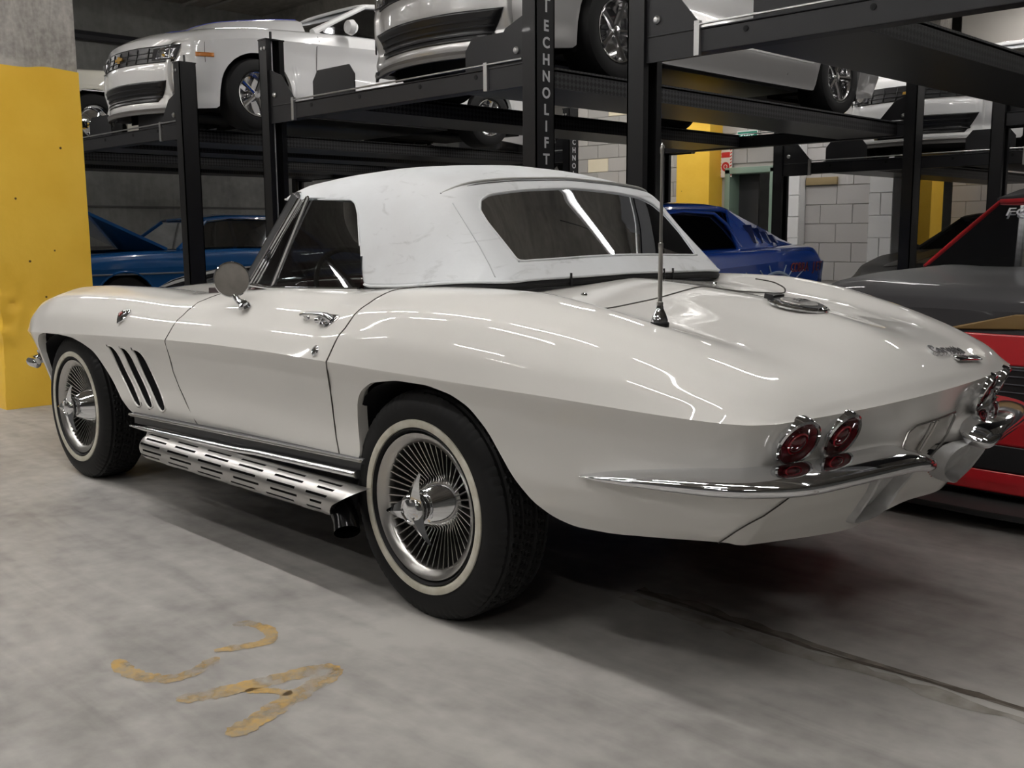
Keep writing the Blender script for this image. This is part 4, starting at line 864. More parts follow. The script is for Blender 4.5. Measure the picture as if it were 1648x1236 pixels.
# ------------------------------------------------------------------ wheels of the convertible (car > wheel > pieces)
def tyre_mesh(R_, yo, yi, rr, seg=300, tread=True):
    """lathe about the y axis; outboard at -y"""
    w = yi-yo; cr = []
    prof = [(rr, yo+.030), (rr+.012, yo+.016), (rr+.03, yo+.006), (rr+.055, yo+.0), (R_-.045, yo+.004), (R_-.022, yo+.013), (R_-.008, yo+.026)]
    tr_ = np.linspace(yo+.032, yi-.032, 34); prof += [(None, y) for y in tr_]
    prof += [(R_-.008, yi-.026), (R_-.022, yi-.013), (R_-.045, yi-.004), (rr+.055, yi), (rr+.012, yi-.016), (rr, yi-.03)]
    V = []; k = len(prof); gr = [.16, .36, .60, .82]
    for i in range(seg):
        a = 2*PI*i/seg; ca, sa = math.cos(a), math.sin(a)
        for q, (r, y) in enumerate(prof):
            if r is None:
                f = (y-yo)/w; r = R_-.0065*abs(2*f-1)**3
                if any(abs(f-g) < .017 for g in gr): r -= .007
                else:
                    ph = (a*72/(2*PI)+(1.2*f if f < .2 else 3.2*f)+(.5 if .36 < f < .6 else 0)) % 1
                    if ph < .16: r -= .005
            elif r == R_-.008 or r == R_-.022:
                ph = (a*72/(2*PI)) % 1
                if ph < .16: r -= .003
            V.append((r*ca, y, r*sa))
    F = []
    for i in range(seg):
        i2 = (i+1) % seg
        for j in range(k-1): F.append((i*k+j, i*k+j+1, i2*k+j+1, i2*k+j))
    return V, F
def make_wheel(parent):
    YO = -.838
    rim = MB(); rim.lathe([(.2165, -.818), (.2175, -.826), (.214, -.830), (.207, -.828), (.199, -.823), (.191, -.818), (.186, -.812), (.184, -.800), (.183, -.76)], (0, 0, 0), (0, 1, 0), 96); 
    wl = rim.build('wheel', SATIN, parent, sharp=60); wl['label'] = 'turbine style knock-off wheel with whitewall tyre'
    V, F = tyre_mesh(.338, YO, -.628, .212); ty = mesh('tyre', V, F, RUBBER, wl, sharp=30)
    MB().lathe([(.2305, YO+.006), (.232, YO-.0005), (.238, YO-.0022), (.247, YO-.0024), (.2535, YO-.0010), (.255, YO+.006)], (0, 0, 0), (0, 1, 0), 96).build('whitewall', WHITEWALL, wl, sharp=50)
    MB().lathe([(.217, YO+.022), (.221, YO+.006), (.2255, YO+.0), (.23, YO+.004)], (0, 0, 0), (0, 1, 0), 96).build('tyre_bead', RUBBER, wl)
    MB().lathe([(0, -.742), (.10, -.745), (.184, -.77), (.186, -.80)], (0, 0, 0), (0, 1, 0), 64).build('wheel_dish', DARK, wl)
    # radial fins
    f0 = MB(); f0.add([(.080, -.0012, -.748), (.080, .0012, -.748), (.185, .0016, -.785), (.185, -.0016, -.785), (.080, -.0016, -.768), (.080, .0016, -.768), (.1865, .0020, -.810), (.1865, -.0020, -.810)],
                      [(0, 1, 2, 3), (4, 7, 6, 5), (0, 4, 5, 1), (1, 5, 6, 2), (2, 6, 7, 3), (3, 7, 4, 0)])
    fv = f0.V; fin = None
    for i in range(46):
        if fin is None:
            fin = mesh('wheel_fin', [(x, z, y) for x, y, z in fv], f0.F, SATIN, wl, smooth=False); o_ = fin
        else: o_ = fin.copy(); C.objects.link(o_)
        o_.parent = wl; o_.rotation_euler = (0, 2*PI*i/46, 0)
    MB().lathe([(.090, -.750), (.090, -.760), (.086, -.766), (.052, -.826), (.049, -.830), (.041, -.832), (.040, -.850), (.03, -.855)], (0, 0, 0), (0, 1, 0), 64).build('hub_cone', CHROME, wl, sharp=30)
    sp = MB(); sp.lathe([(.040, -.845), (.046, -.852), (.047, -.864), (.043, -.876), (.037, -.881), (.033, -.882), (.031, -.879), (.015, -.884), (0, -.885)], (0, 0, 0), (0, 1, 0), 48)
    sp.build('spinner_cap', CHROME, wl, sharp=40)
    for k in range(46):
        pass
    e = MB(); n = 12; sec = []
    for i in range(n+1):
        t = i/n; r = .026+t*.092; hw = .030*(1-t)**1.25+.0045; y = -.866-.006*math.sin(t*PI*.9); th = .009*(1-t)+.003
        sec.append([(r, y-th*1.4, 0), (r, y, hw), (r, y+th*.6, hw*.6), (r, y+th*.6, -hw*.6), (r, y, -hw)])
    V = [v for s_ in sec for v in s_]; F = [(i*5+j, i*5+(j+1) % 5, (i+1)*5+(j+1) % 5, (i+1)*5+j) for i in range(n) for j in range(5)]+[(0, 1, 2, 3, 4), tuple(n*5+j for j in range(5))]
    e.add(V, F); ear = e.build('spinner_ear', CHROME, wl, sharp=25)
    for i, a in enumerate((72, 192, 312)):
        o_ = ear if i == 0 else ear.copy()
        if i: C.objects.link(o_); o_.parent = wl
        o_.rotation_euler = (0, -math.radians(a), 0)
    return wl
wh = make_wheel(car); wh.location = (0, 0, .332)
def put(wl, loc, rz, ry=0.):
    c = copy_tree(wl, car); c.location = loc; c.rotation_euler = (0, ry, rz); return c
put(wh, (-2.489, .010, .332), 0, math.radians(8)); put(wh, (0, 0, .332), PI); put(wh, (-2.489, -.01, .332), PI)
# ------------------------------------------------------------------ soft top, glass, cockpit
zc_ = [(-1.15, 1.258), (-1.138, 1.280), (-1.10, 1.303), (-1.0, 1.326), (-.8, 1.344), (-.6, 1.353), (-.45, 1.349), (-.32, 1.322), (-.22, 1.296), (-.19, 1.284), (-.15, 1.236), (-.02, 1.085), (.05, 1.004), (.075, .978)]
N_, M_2 = 300, 90; xs2 = np.linspace(-1.15, .075, N_)
zcx = gsm(np.interp(xs2, *zip(*zc_)), 3.0)
bo = [(-1.15, 1.238), (-1.05, 1.236), (-.62, 1.222), (-.585, 1.21), (-.560, 1.18), (-.550, 1.10), (-.542, 1.0), (-.536, .955), (-.528, .945), (-.51, .940), (-.3, .947), (-.1, .963), (0, .968), (.075, .966)]
bx = [(-1.15, -1.15), (-.66, -.70), (-.62, -.665), (-.585, -.640), (-.560, -.612), (-.550, -.572), (-.542, -.535), (-.536, -.508), (-.528, -.498), (-.51, -.485), (-.3, -.3), (.075, .075)]
zb2 = gsm(np.interp(xs2, *zip(*bo)), 1.0); xb2 = gsm(np.interp(xs2, *zip(*bx)), 1.0)
def topsec(x):
    zc = float(np.interp(x, xs2, zcx)); zh = float(np.interp(x, [-1.15, -.55, -.3, 0, .075], [.93, .94, .945, .965, .966]))
    yh = float(np.interp(x, [-1.15, -.55, -.1, .0, .05, .075], [.655, .648, .635, .615, .575, .52]))
    f = np.clip((zc-zh)/.36, 0, 1)
    ys = float(np.interp(x, [-1.15, -.85, -.45], [.548, .545, .505])); zs_ = zc-.006-.042*f; 
    ye = ys+(yh-ys)*.36; ze = zh+(zs_-zh)*.76
    P = [(0, zc), (.26, zc-.004-.006*f), (.42, zc-.005-.020*f), (ys, zs_), (ye, ze), (ys+(yh-ys)*.66, zh+(zs_-zh)*.45), (yh, zh)]
    A = np.array(P); d = np.r_[0, np.cumsum(np.linalg.norm(np.diff(A, axis=0), axis=1))]; t = np.linspace(0, d[-1], 60); A = np.stack([np.interp(t, d, A[:, c]) for c in (0, 1)], -1)
    B = np.concatenate([A[::-1][:-1]*[-1, 1], A]); B = gsm(B, 2.4+.0*f)[59:]; B[0, 0] = 0; return B
SEC = [topsec(x) for x in xs2]; SECA = np.array(SEC)
G2 = np.zeros((N_, M_2, 3))
for i, x in enumerate(xs2):
    xb = xb2[i]; zb = zb2[i]
    vv = np.linspace(0, 1, M_2)
    S = SEC[i]; d = np.r_[0, np.cumsum(np.linalg.norm(np.diff(S, axis=0), axis=1))]
    # arc position where section reaches the outline height
    k = int(np.argmax(S[:, 1] <= zb+1e-4)) if (S[:, 1] <= zb+1e-4).any() else 59
    dk = d[k-1]+(d[k]-d[k-1])*np.clip((S[k-1, 1]-zb)/max(S[k-1, 1]-S[k, 1], 1e-6), 0, 1)
    for j, v in enumerate(vv):
        dd = v*dk; xx = x+(xb-x)*max(0, (v-.35)/.65)
        ii = np.interp(xx, xs2, np.arange(N_)); a = int(min(ii, N_-2)); f = ii-a
        Sx = SECA[a]*(1-f)+SECA[a+1]*f
        y = np.interp(dd, d, Sx[:, 0]); z = np.interp(dd, d, Sx[:, 1]); G2[i, j] = (xx, y, z)
# rear bulge of the window panel
plan = lambda y: .018*(1-(y/.52)**2)
w8 = np.clip((G2[:, :, 0]+.25)/.30, 0, 1)[..., None]*np.array([1, 0, 0])
G2 += w8*plan(np.clip(G2[:, :, 1], 0, .52))[..., None]
nT = gridnormals(G2); 
if nT[N_//2, 0, 2] < 0: nT = -nT
FG = np.concatenate([(G2*[1, -1, 1])[:, ::-1], G2[:, 1:]], 1); FN = np.concatenate([(nT*[1, -1, 1])[:, ::-1], nT[:, 1:]], 1); FN[:, M_2-1] *= [1, 0, 1]
TOPF = lambda x, y: None
# rear window outline in (y, x)
WIN = [(-.462, .028), (-.468, -.02), (-.478, -.09), (-.475, -.125), (-.45, -.150), (-.40, -.160), (-.2, -.164), (0, -.165), (.2, -.164), (.36, -.160), (.42, -.145), (.455, -.115), (.47, -.06), (.462, .028), (.30, .036), (0, .042), (-.30, .036)]
wn = []
for i in range(len(WIN)):
    a, b = WIN[i], WIN[(i+1) % len(WIN)]
    for k in range(6): wn.append((a[0]+(b[0]-a[0])*k/6, a[1]+(b[1]-a[1])*k/6))
wn = np.array(wn)
def top_pt(x, y, off=0.):
    sgn = -1 if y < 0 else 1; y = abs(y); xx = x-plan(min(y, .52))*np.clip((x+.25)/.30, 0, 1)
    ii = np.interp(xx, xs2, np.arange(N_)); a = int(min(ii, N_-2)); f = ii-a; Sx = SECA[a]*(1-f)+SECA[a+1]*f
    return Vector((x, y*sgn, float(np.interp(y, Sx[:, 0], Sx[:, 1]))+off))
cen = (FG[:-1, :-1]+FG[1:, 1:])/2
hole = inpoly(cen[..., 1], cen[..., 0], [tuple(p) for p in wn]) & (cen[..., 0] > -.2)
st = empty('tmp'); bpy.data.objects.remove(st)
V = FG.reshape(-1, 3); n2, m2 = FG.shape[:2]; F = []; NN = FN.reshape(-1, 3)
for i in range(n2-1):
    for j in range(m2-1):
        if not hole[i, j]:
            f = (i*m2+j, i*m2+j+1, (i+1)*m2+j+1, (i+1)*m2+j)
            a, b, c = V[f[0]], V[f[1]], V[f[2]]
            if np.dot(np.cross(b-a, c-a), NN[f[0]]) < 0: f = f[::-1]
            F.append(f)
top = mesh('soft_top', V, F, VINYL, car, norms=NN); top['label'] = 'white vinyl soft top with creases and scuffs'
sl = top.modifiers.new('s', 'SOLIDIFY'); sl.thickness = .006; sl.offset = -1
# window pane + welt
nrm = Vector((.75, 0, .66))
k = 26; PV = []; PF = []
for i in range(k):
    for j in range(k):
        v = i/(k-1); u = j/(k-1); x = -.165+(.044+.165)*v; yl = np.interp(x, [-.165, -.150, -.125, -.09, .044], [-.40, -.45, -.475, -.478, -.462]); PV.append(top_pt(x, yl+(-2*yl)*u)-nrm*.003)
for i in range(k-1):
    for j in range(k-1): PF.append((i*k+j, i*k+j+1, (i+1)*k+j+1, (i+1)*k+j))
pane = mesh('rear_window', PV, PF, glass_mat('vinyl_window', (.16, .16, .18), .15, .012), top); pane['label'] = 'tinted flexible plastic rear window'
MB().tube([top_pt(x, y)-nrm*.0005 for y, x in gsm(np.concatenate([wn]*3), .8)[len(wn):2*len(wn)]], .0042, 6, closed=True).build('window_welt', VINYL, top)
# piping over the rear bow, seams
bow_ = [(-.222, -.60)]+[(-.205, y) for y in np.linspace(-.52, .50, 30)]+[(-.222, .58)]
bow_ = gsm(np.array(bow_), 1.0)
def sidept(x, z): 
    ii = np.interp(x, xs2, np.arange(N_)); a = int(min(ii, N_-2)); Sx = SECA[a]; return Vector((x, -float(np.interp(-z, -Sx[:, 1], Sx[:, 0])), z))
_s = SECA[int(np.interp(-.205, xs2, np.arange(N_)))]; _h = [(y, z) for y, z in _s if z > 1.222]
bl = [Vector((-.205-.05*max(0, (1.270-z)/.04)**1.5, -y-.004, z+.003)) for y, z in _h[::-1]]+[Vector((-.205-.05*max(0, (1.270-z)/.04)**1.5, y+.004, z+.003)) for y, z in _h[1:]]
MB().tube(bl, .0042, 8).build('bow_piping', mat('piping_grey', (.38, .38, .36), .5), top)
MB().tube([p_+Vector((.011, 0, -.008)) for p_ in bl[1:]], .0022, 6).build('bow_stitching', mat('stitch_dark', (.12, .12, .12), .7), top)
MB().tube([bl[0]+Vector((-.006, -.002, -.012))*k for k in (1, 0)], .006, 8).build('piping_tip', BLACK, top)
for sg in (-1, 1):
    sm_ = [Vector((p_.x, p_.y*1 if sg < 0 else -p_.y, p_.z)) for p_ in [sidept(x, z) for x, z in ((-.19, 1.20), (-.12, 1.13), (-.04, 1.06), (.01, 1.005), (.035, .98))]]
    MB().tube([tuple(q_) for q_ in gsm(np.array([np.array(sm_)[:, c] for c in range(3)]).T, .9)], .0018, 6).build('quarter_seam', mat('seam', (.52, .53, .55), .7), top)
# hem and rubber strip
hem = [tuple(FG[i, 0]) for i in range(0, N_, 4) if FG[i, 0, 0] > -.53]+[tuple(FG[-1, j]) for j in range(0, m2, 4)]+[tuple(FG[i, -1]) for i in range(N_-1, 0, -4) if FG[i, -1, 0] > -.53]
hem = gsm(np.array(hem), 1.0)
MB().tube([Vector(p_)+Vector((0, 0, -.001)) for p_ in hem], .0048, 8).build('top_hem', VINYL, top)
MB().tube([(p_[0]-.006*(p_[0] > 0), p_[1]*.988, p_[2]-.016) for p_ in hem], .0125, 8).build('rubber_seal', RUBBER, top)
MB().tube([(FG[i, 0]) for i in range(0, N_, 3) if FG[i, 0, 0] < -.515 or i < 20], .0035, 6).build('opening_welt', VINYL, top)
MB().tube([(FG[i, -1]) for i in range(0, N_, 3) if FG[i, -1, 0] < -.515 or i < 20], .0035, 6).build('opening_welt', VINYL, top)
for y in (-.30, .17, .22): MB().tube([(.095, y, .945), (.095, y, .985)], .004, 6).build('top_pin', BLACK, top)
MB().lathe([(0, 0), (.010, 0), (.008, .005), (0, .007)], sh.top(.20, -.36), (0, 0, 1), 16).build('lift_dot', CHROME, car)
MB().lathe([(0, 0), (.010, 0), (.008, .005), (0, .007)], sh.top(.17, .36), (0, 0, 1), 16).build('lift_dot', CHROME, car)
# windscreen -----------------------------------------------------------------------------------
for sg in (-1, 1):
    B, T_ = Vector((-1.215, sg*.662, .915)), Vector((-.985, sg*.572, 1.245)); d_ = (T_-B).normalized(); q = d_.cross(Vector((0, sg, 0))).normalized()
    MB().tube([B+(T_-B)*k/6+Vector((.012, 0, 0))*math.sin(k/6*PI)*0 for k in range(7)], .017, prof=[(1.1, .25), (.9, .75), (.2, .95), (-.8, .8), (-1, .1), (-.9, -.7), (.3, -.8)], n=7).build('windscreen_pillar', CHROME, car, sharp=25)
    MB().tube([B+Vector((.034, sg*.006, .004)), T_+Vector((.030, sg*.006, -.01))], .007, 8).build('pillar_rail', CHROME, car)
    MB().tube([B+Vector((.052, sg*.004, .004)), T_+Vector((.040, sg*.004, -.016))], .005, 8).build('pillar_rail', CHROME, car)
    # vent pane frame
    v0, v1, v2, v3 = Vector((-1.135, sg*.660, .930)), Vector((-.935, sg*.582, 1.222)), Vector((-.895, sg*.586, 1.238)), Vector((-1.035, sg*.662, .918))
    MB().tube([v3, v2], .0085, 8).build('vent_post', CHROME, car); MB().tube([v0, v1, v2], .005, 8).build('vent_frame', CHROME, car); MB().tube([v0+Vector((-.04, 0, 0)), v3], .005, 8).build('vent_frame', CHROME, car)
    mesh('vent_pane', [v0+Vector((-.03, 0, 0)), v3, v2, v1+Vector((-.01, 0, 0))], [(0, 1, 2, 3)], GLASS, car, smooth=False)
    mb = MB(); c0 = [Vector((-1.035, sg*.660, .916)), Vector((-.50, sg*.660, .930)), Vector((-.60, sg*.545, 1.222)), Vector((-.895, sg*.578, 1.236))]
    k = 10; PV = []
    for i in range(k):
        for j in range(k):
            u, v = j/(k-1), i/(k-1); p = c0[0]*(1-u)*(1-v)+c0[1]*u*(1-v)+c0[2]*u*v+c0[3]*(1-u)*v; p.y += sg*.003*math.sin(v*PI); PV.append(p)
    mesh('door_glass', PV, [(i*k+j, i*k+j+1, (i+1)*k+j+1, (i+1)*k+j) for i in range(k-1) for j in range(k-1)], GLASS, car)
    MB().tube([Vector((-1.20, sg*.668, .925)), Vector((-1.04, sg*.670, .917)), Vector((-.8, sg*.672, .923)), Vector((-.5, sg*.668, .931))], .006, 8).build('belt_trim', CHROME, car)
# windscreen glass and header
k = 14; PV = []
for i in range(k):
    for j in range(k):
        u, v = 2*j/(k-1)-1, i/(k-1); PV.append((-1.215+.23*v-.26*(1-u*u)*(1-.35*v), u*(.662-.09*v), .915+.33*v+.012*(1-u*u)))
mesh('windscreen', PV, [(i*k+j, i*k+j+1, (i+1)*k+j+1, (i+1)*k+j) for i in range(k-1) for j in range(k-1)], GLASS, car)
MB().tube([PV[(k-1)*k+j] for j in range(k)], .014, 8).build('windscreen_header', CHROME, car)
MB().tube([PV[j] for j in range(k)], .010, 8).build('windscreen_base_trim', CHROME, car)
# cockpit
SEAT = mat('dark_red_leather', (.06, .010, .012), .45)
mb = MB(); mb.box((-1.62, -.60, .30), (.10, .60, .34)); mb.box((-1.66, -.62, .30), (-1.55, .62, .86)); mb.box((-.02, -.60, .30), (.02, .60, .93))
mb.box((-1.55, -.635, .34), (-.1, -.60, .90)); mb.box((-1.55, .60, .34), (-.1, .635, .90)); mb.build('cockpit_tub', mat('tub', (.02, .008, .009), .8), car, bevel=.004)
for sg in (-1, 1):
    s0 = MB().box((-.86, sg*.34-.23, .36), (-.36, sg*.34+.23, .58)).build('seat', SEAT, car, bevel=.04, seg=3)
    b0 = MB().box((-.40, sg*.34-.22, .50), (-.24, sg*.34+.22, 1.0)).build('seat_back', SEAT, s0, bevel=.05, seg=3)
mb = MB(); mb.box((-1.42, -.60, .78), (-1.16, .60, .915)); mb.build('dashboard', mat('dash', (.09, .02, .02), .4), car, bevel=.03, seg=3)
ax = Vector((.85, 0, .5)).normalized(); sw = MB(); c_ = Vector((-.93, -.34, .885))
ring = []
for i in range(40):
    a = 2*PI*i/40; ring.append(c_+Vector((0, 1, 0))*.19*math.cos(a)+ax.cross(Vector((0, 1, 0)))*.19*math.sin(a))
sw.tube(ring, .010, 8, closed=True)
for a in (0, 2.1, 4.2): sw.tube([c_, c_+Vector((0, 1, 0))*.18*math.cos(a)+ax.cross(Vector((0, 1, 0)))*.18*math.sin(a)], .008, 6)
sw.tube([c_, c_-ax*.28], .02, 8); sw.build('steering_wheel', mat('wheel_rim', (.10, .08, .07), .25), car)
# ------------------------------------------------------------------ background cars
TINT = glass_mat('car_glass', (.05, .055, .06), .10, .03)
def wheel_simple(parent, R_, x, y, sg, rim='five', rimcol=None, wd=.24, rr=.6, label=None, name='wheel'):
    """wheel on side sg (-1 = local left)"""
    w_ = empty(name); w_.parent = parent; w_.location = (x, y, R_); w_.rotation_euler = (0, 0, 0 if sg < 0 else PI)
    rimR = R_*rr
    MB().lathe([(rimR, -.01), (rimR+.015, -.03), (R_*.86, -.035), (R_*.95, -.025), (R_*.985, -.005), (R_, .02), (R_, wd-.06), (R_*.985, wd-.03), (R_*.86, wd), (rimR, wd-.02)], (0, 0, 0), (0, 1, 0), 48).build('tyre', RUBBER, w_)
    m_ = rimcol or CHROME
    MB().lathe([(rimR+.004, -.012), (rimR, -.022), (rimR-.012, -.018), (rimR-.02, .0), (rimR-.03, .09), (0, .10)], (0, 0, 0), (0, 1, 0), 40).build('rim', m_, w_)
    MB().lathe([(0, -.005), (.03, -.003), (.04, .01), (.05, .05), (.055, .09)], (0, 0, 0), (0, 1, 0), 20).build('hub', m_, w_)
    if rim == 'five':
        s0 = MB().tube([(.03, .02, 0), (rimR*.55, .005, 0), (rimR-.012, .0, 0)], [.022, .020, .028], 8).build('spoke', m_, w_)
        for k in range(1, 5): o_ = s0.copy(); C.objects.link(o_); o_.parent = w_; o_.rotation_euler = (0, k*2*PI/5, 0)
    elif rim == 'cap':
        MB().lathe([(0, -.045), (.03, -.042), (.055, -.03), (rimR*.55, -.018), (rimR*.6, -.01), (rimR*.85, .012), (rimR-.01, .0)], (0, 0, 0), (0, 1, 0), 40).build('hub_cap', m_, w_)
    return w_
def greenhouse(root, paint, base, topk, glass_=TINT, pillars=(0, 3)):
    """base: [(x, y, z)] half outline at the belt front->rear (x, half width, z); topk the same count for the roof edge"""
    k = len(base); V = []; F = []
    for s_ in (1, -1):
        for b in base: V.append((b[0], s_*b[1], b[2]))
        for t in topk: V.append((t[0], s_*t[1], t[2]))
    for s_ in (0, 1):
        o_ = s_*2*k
        for i in range(k-1): F.append((o_+i, o_+i+1, o_+k+i+1, o_+k+i))
    F.append((0, k, 3*k, 2*k)); F.append((k-1, 2*k-1, 4*k-1, 3*k-1))
    g = mesh('window_glass', V, F, glass_, root, smooth=False)
    n = 14; RV = []; m2_ = 9; xs3 = np.linspace(0, k-1, n); T_ = np.array(topk); T_ = np.stack([np.interp(xs3, range(k), T_[:, c]) for c in range(3)], -1); T_ = gsm(T_, .7)
    for i in range(n):
        for j in range(m2_):
            u = 2*j/(m2_-1)-1; cr = (1-abs(u)**2.4); e = math.sin(PI*i/(n-1))**.5 if 0 < i < n-1 else 0
            RV.append((T_[i, 0], u*T_[i, 1]*1.02, T_[i, 2]+cr*.035*(.35+.65*e)-.006*(abs(u) == 1)))
    r = mesh('roof', RV, [(i*m2_+j, i*m2_+j+1, (i+1)*m2_+j+1, (i+1)*m2_+j) for i in range(n-1) for j in range(m2_-1)], paint, root); md = r.modifiers.new('s', 'SOLIDIFY'); md.thickness = .03
    for s_ in (1, -1):
        for i in pillars:
            a = Vector((base[i][0], s_*base[i][1], base[i][2]-.01)); b = Vector((topk[i][0], s_*topk[i][1], topk[i][2]-.005)); MB().tube([a, (a+b)/2, b], [.035, .028, .028], 8).build('roof_pillar', paint, root)
        MB().tube([Vector((t[0], s_*t[1]*1.01, t[2]-.004)) for t in topk], .020, 8).build('roof_rail', paint, root)
    return g
def shell_car(root, paint, WT_, ZT_, UT_, LOW_, BOT_, us=(0, .14, .3, .46, .62, .8, 1.), x0=-2.35, x1=2.45, bow=None, drop=None, **kw):
    s = Shell(x0, x1, WT_, ZT_, UT_, bow or [(x0, -.14), (x0+.7, -.03), (x0+1.1, 0), (x1-.6, 0), (x1, .05)], LOW_, BOT_, list(us), N=150, M=34, rows=26, sigx=.05, sigu=1.3, ends=(.03, .03), step=.024)
    s.build(root, paint, name='body', lip=.03, drop_up=drop); return s
def arches(xf, xr, R_, zb, fr, rr, up=.05):
    """bottom outline with two round wheel arches"""
    o = [(('f', 0), ('f', 0), fr), (('f', 1), ('f', 1), fr)]
    for xc in (xf, xr):
        r = R_+up
        for a in np.linspace(PI, 0, 15): o.append((xc-r*1.22*math.cos(PI-a)*1, xc-r*math.cos(PI-a), max(zb, R_+r*math.sin(a)*.98)))
        o = o[:-15]+sorted(o[-15:], key=lambda t: t[0])
        o.insert(len(o)-15, (xc-r*1.26, xc-r-.002, zb)); o.append((xc+r*1.26, xc+r+.002, zb))
    return o+[(('r', 1), ('r', 1), rr), (('r', 0), ('r', 0), rr)]
def finish(root, hw_, xf, xr, R_, zb, x0, x1):
    MB().box((x0+.35, -hw_*.70, zb+.03), (x1-.3, hw_*.70, zb+.12)).build('underbody', DARK, root)
    MB().box((xf+.55, -hw_*.92, zb), (xr-.55, hw_*.92, zb+.10)).build('sill', BLACK, root)
    for s_ in (1, -1):
        for xc in (xf, xr):
            r = R_+.05; m_ = MB(); n = 12; P = [(xc-r*math.cos(PI*i/n), R_+r*math.sin(PI*i/n)) for i in range(n+1)]
            P = [(P[0][0], zb)]+P+[(P[-1][0], zb)]
            V = []; 
            for (x, z) in P: V += [(x, s_*hw_*.5, z), (x, s_*(hw_-.045), z)]
            m_.add(V, [(2*i, 2*i+2, 2*i+3, 2*i+1) for i in range(len(P)-1)]); m_.add([(x, s_*hw_*.5, z) for x, z in P], [tuple(range(len(P)))]); m_.build('wheel_well', DARK, root)
def muscle(label, paint, loc, stripe=None, detail=True, mirror=True):
    r = empty('muscle_car', loc, PI/2, label, 'car'); R_ = .315; xf, xr = -1.44, 1.42
    WT_ = [(-2.30, .70), (-2.26, .79), (-2.15, .865), (-1.95, .905), (-1.44, .945), (-.8, .93), (0, .925), (.8, .935), (1.42, .965), (2.0, .93), (2.3, .87), (2.4, .80), (2.45, .66)]
    ZT_ = [(-2.30, .70), (-2.1, .73), (-1.44, .80), (-.5, .835), (.5, .87), (1.42, .92), (2.2, .94), (2.45, .90)]
    UT_ = [(-2.30, .68, .715, .62, .725, .52, .735, .40, .745, .22, .75, 0, .755), (-2.15, .84, .765, .77, .795, .64, .81, .46, .825, .25, .84, 0, .845), (-1.85, .88, .815, .82, .855, .68, .875, .48, .88, .27, .905, 0, .91),
           (-1.44, .92, .85, .865, .90, .72, .925, .50, .925, .30, .955, 0, .965), (-.75, .905, .88, .86, .935, .76, .965, .52, .965, .30, .995, 0, 1.0), (-.3, .90, .89, .86, .95, .78, .985, .55, .99, .3, 1.0, 0, 1.0),
           (.8, .91, .92, .87, .975, .80, 1.0, .6, 1.0, .3, 1.0, 0, 1.0), (1.42, .94, .96, .90, 1.01, .80, 1.03, .6, 1.04, .3, 1.05, 0, 1.05), (2.2, .90, .97, .86, 1.01, .78, 1.03, .6, 1.04, .3, 1.05, 0, 1.06), (2.45, .65, .91, .6, .915, .5, .92, .38, .925, .2, .93, 0, .93)]
    LOW_ = [(('f', 0), [(.76, 0), (.70, 0), (.62, -.02), (.52, -.055), (.40, -.05), (.28, -.01), (.20, -.045), (.13, -.02)]), (('f', 1), [(.76, 0), (.70, 0), (.6, -.015), (.5, -.03), (.38, -.03), (.28, .0), (.2, -.02), (.13, .0)]),
            (-2.0, [(.8, 0), (.73, 0), (.6, .0), (.45, .01), (.3, .02), (.2, .01), (.15, .02)]), (-.8, [(.9, 0), (.82, .0), (.72, .02), (.55, .025), (.35, .0), (.2, .04)]), (.8, [(.95, 0), (.86, 0), (.76, .02), (.55, .02), (.35, .0), (.2, .04)]),
            (1.42, [(.95, 0), (.9, 0), (.8, .01), (.6, .01), (.4, .01), (.2, .05)]), (2.2, [(.95, 0), (.92, 0), (.6, .0), (.4, .03), (.25, .08)]), (('r', 0), [(.95, 0), (.9, 0), (.7, .03), (.5, .0), (.3, .08)])]
    q_ = lambda T: [((xf+(t[0]-xf)*.80 if t[0] < xf else t[0]),)+tuple(t[1:]) for t in T]
    x0_ = xf+(-2.30-xf)*.80; WT_, ZT_, UT_ = q_(WT_), q_(ZT_), q_(UT_); LOW_ = [(k if isinstance(k, tuple) else (xf+(k-xf)*.8 if k < xf else k), v) for k, v in LOW_]
    WT_[0] = (x0_, .58); WT_[1] = (WT_[1][0], .70); WT_[2] = (WT_[2][0], .83)
    s = shell_car(r, paint, WT_, ZT_, UT_, LOW_, arches(xf, xr, R_, .17, .14, .25), x0=x0_, bow=[(x0_, -.13), (x0_+.5, -.03), (x0_+.8, 0), (1.85, 0), (2.45, .05)])
    finish(r, .93, xf, xr, R_, .15, x0_, 2.45)
    rc = mat('polished_rim', (.75, .75, .76), .12, 1.)
    for xc in (xf, xr):
        wheel_simple(r, R_, xc, -.90, -1, rimcol=rc, rr=.62); wheel_simple(r, R_, xc, .90, 1, rimcol=rc, rr=.62)
    BL = mat('grille_black', (.008, .008, .009), .35)
    up = patch(s, [(-.68, .555), (.68, .555), (.74, .70), (-.74, .70)], BL, 'upper_grille', r, off=.004, n=16)
    for sg in (-1, 1):
        lamp_ = patch(s, [(sg*.47, .575), (sg*.70, .575), (sg*.74, .685), (sg*.47, .675)], mat('headlamp_glass', (.10, .10, .11), .08, .5, 1.), 'headlamp', up, off=.012, n=6)
        MB().lathe([(0, .02), (.035, .018), (.05, 0), (.055, -.01)], _end(s, sg*.56, .63, .012, 'f'), (-1, 0, 0), 20).build('lamp_ring', CHROME, lamp_)
        MB().lathe([(.0, .0), (.045, .0), (.05, .012), (.056, .01), (.06, .0)], _end(s, sg*.76, .36, .002, 'f'), (-.8, sg*.6, 0), 20).build('fog_lamp', BL, r)
    for k in range(7): patch(s, [(-.42+k*.14-.004, .565), (-.42+k*.14+.004, .565), (-.42+k*.14+.004, .685), (-.42+k*.14-.004, .685)], LIFTG, 'grille_bar', up, off=.010, n=3)
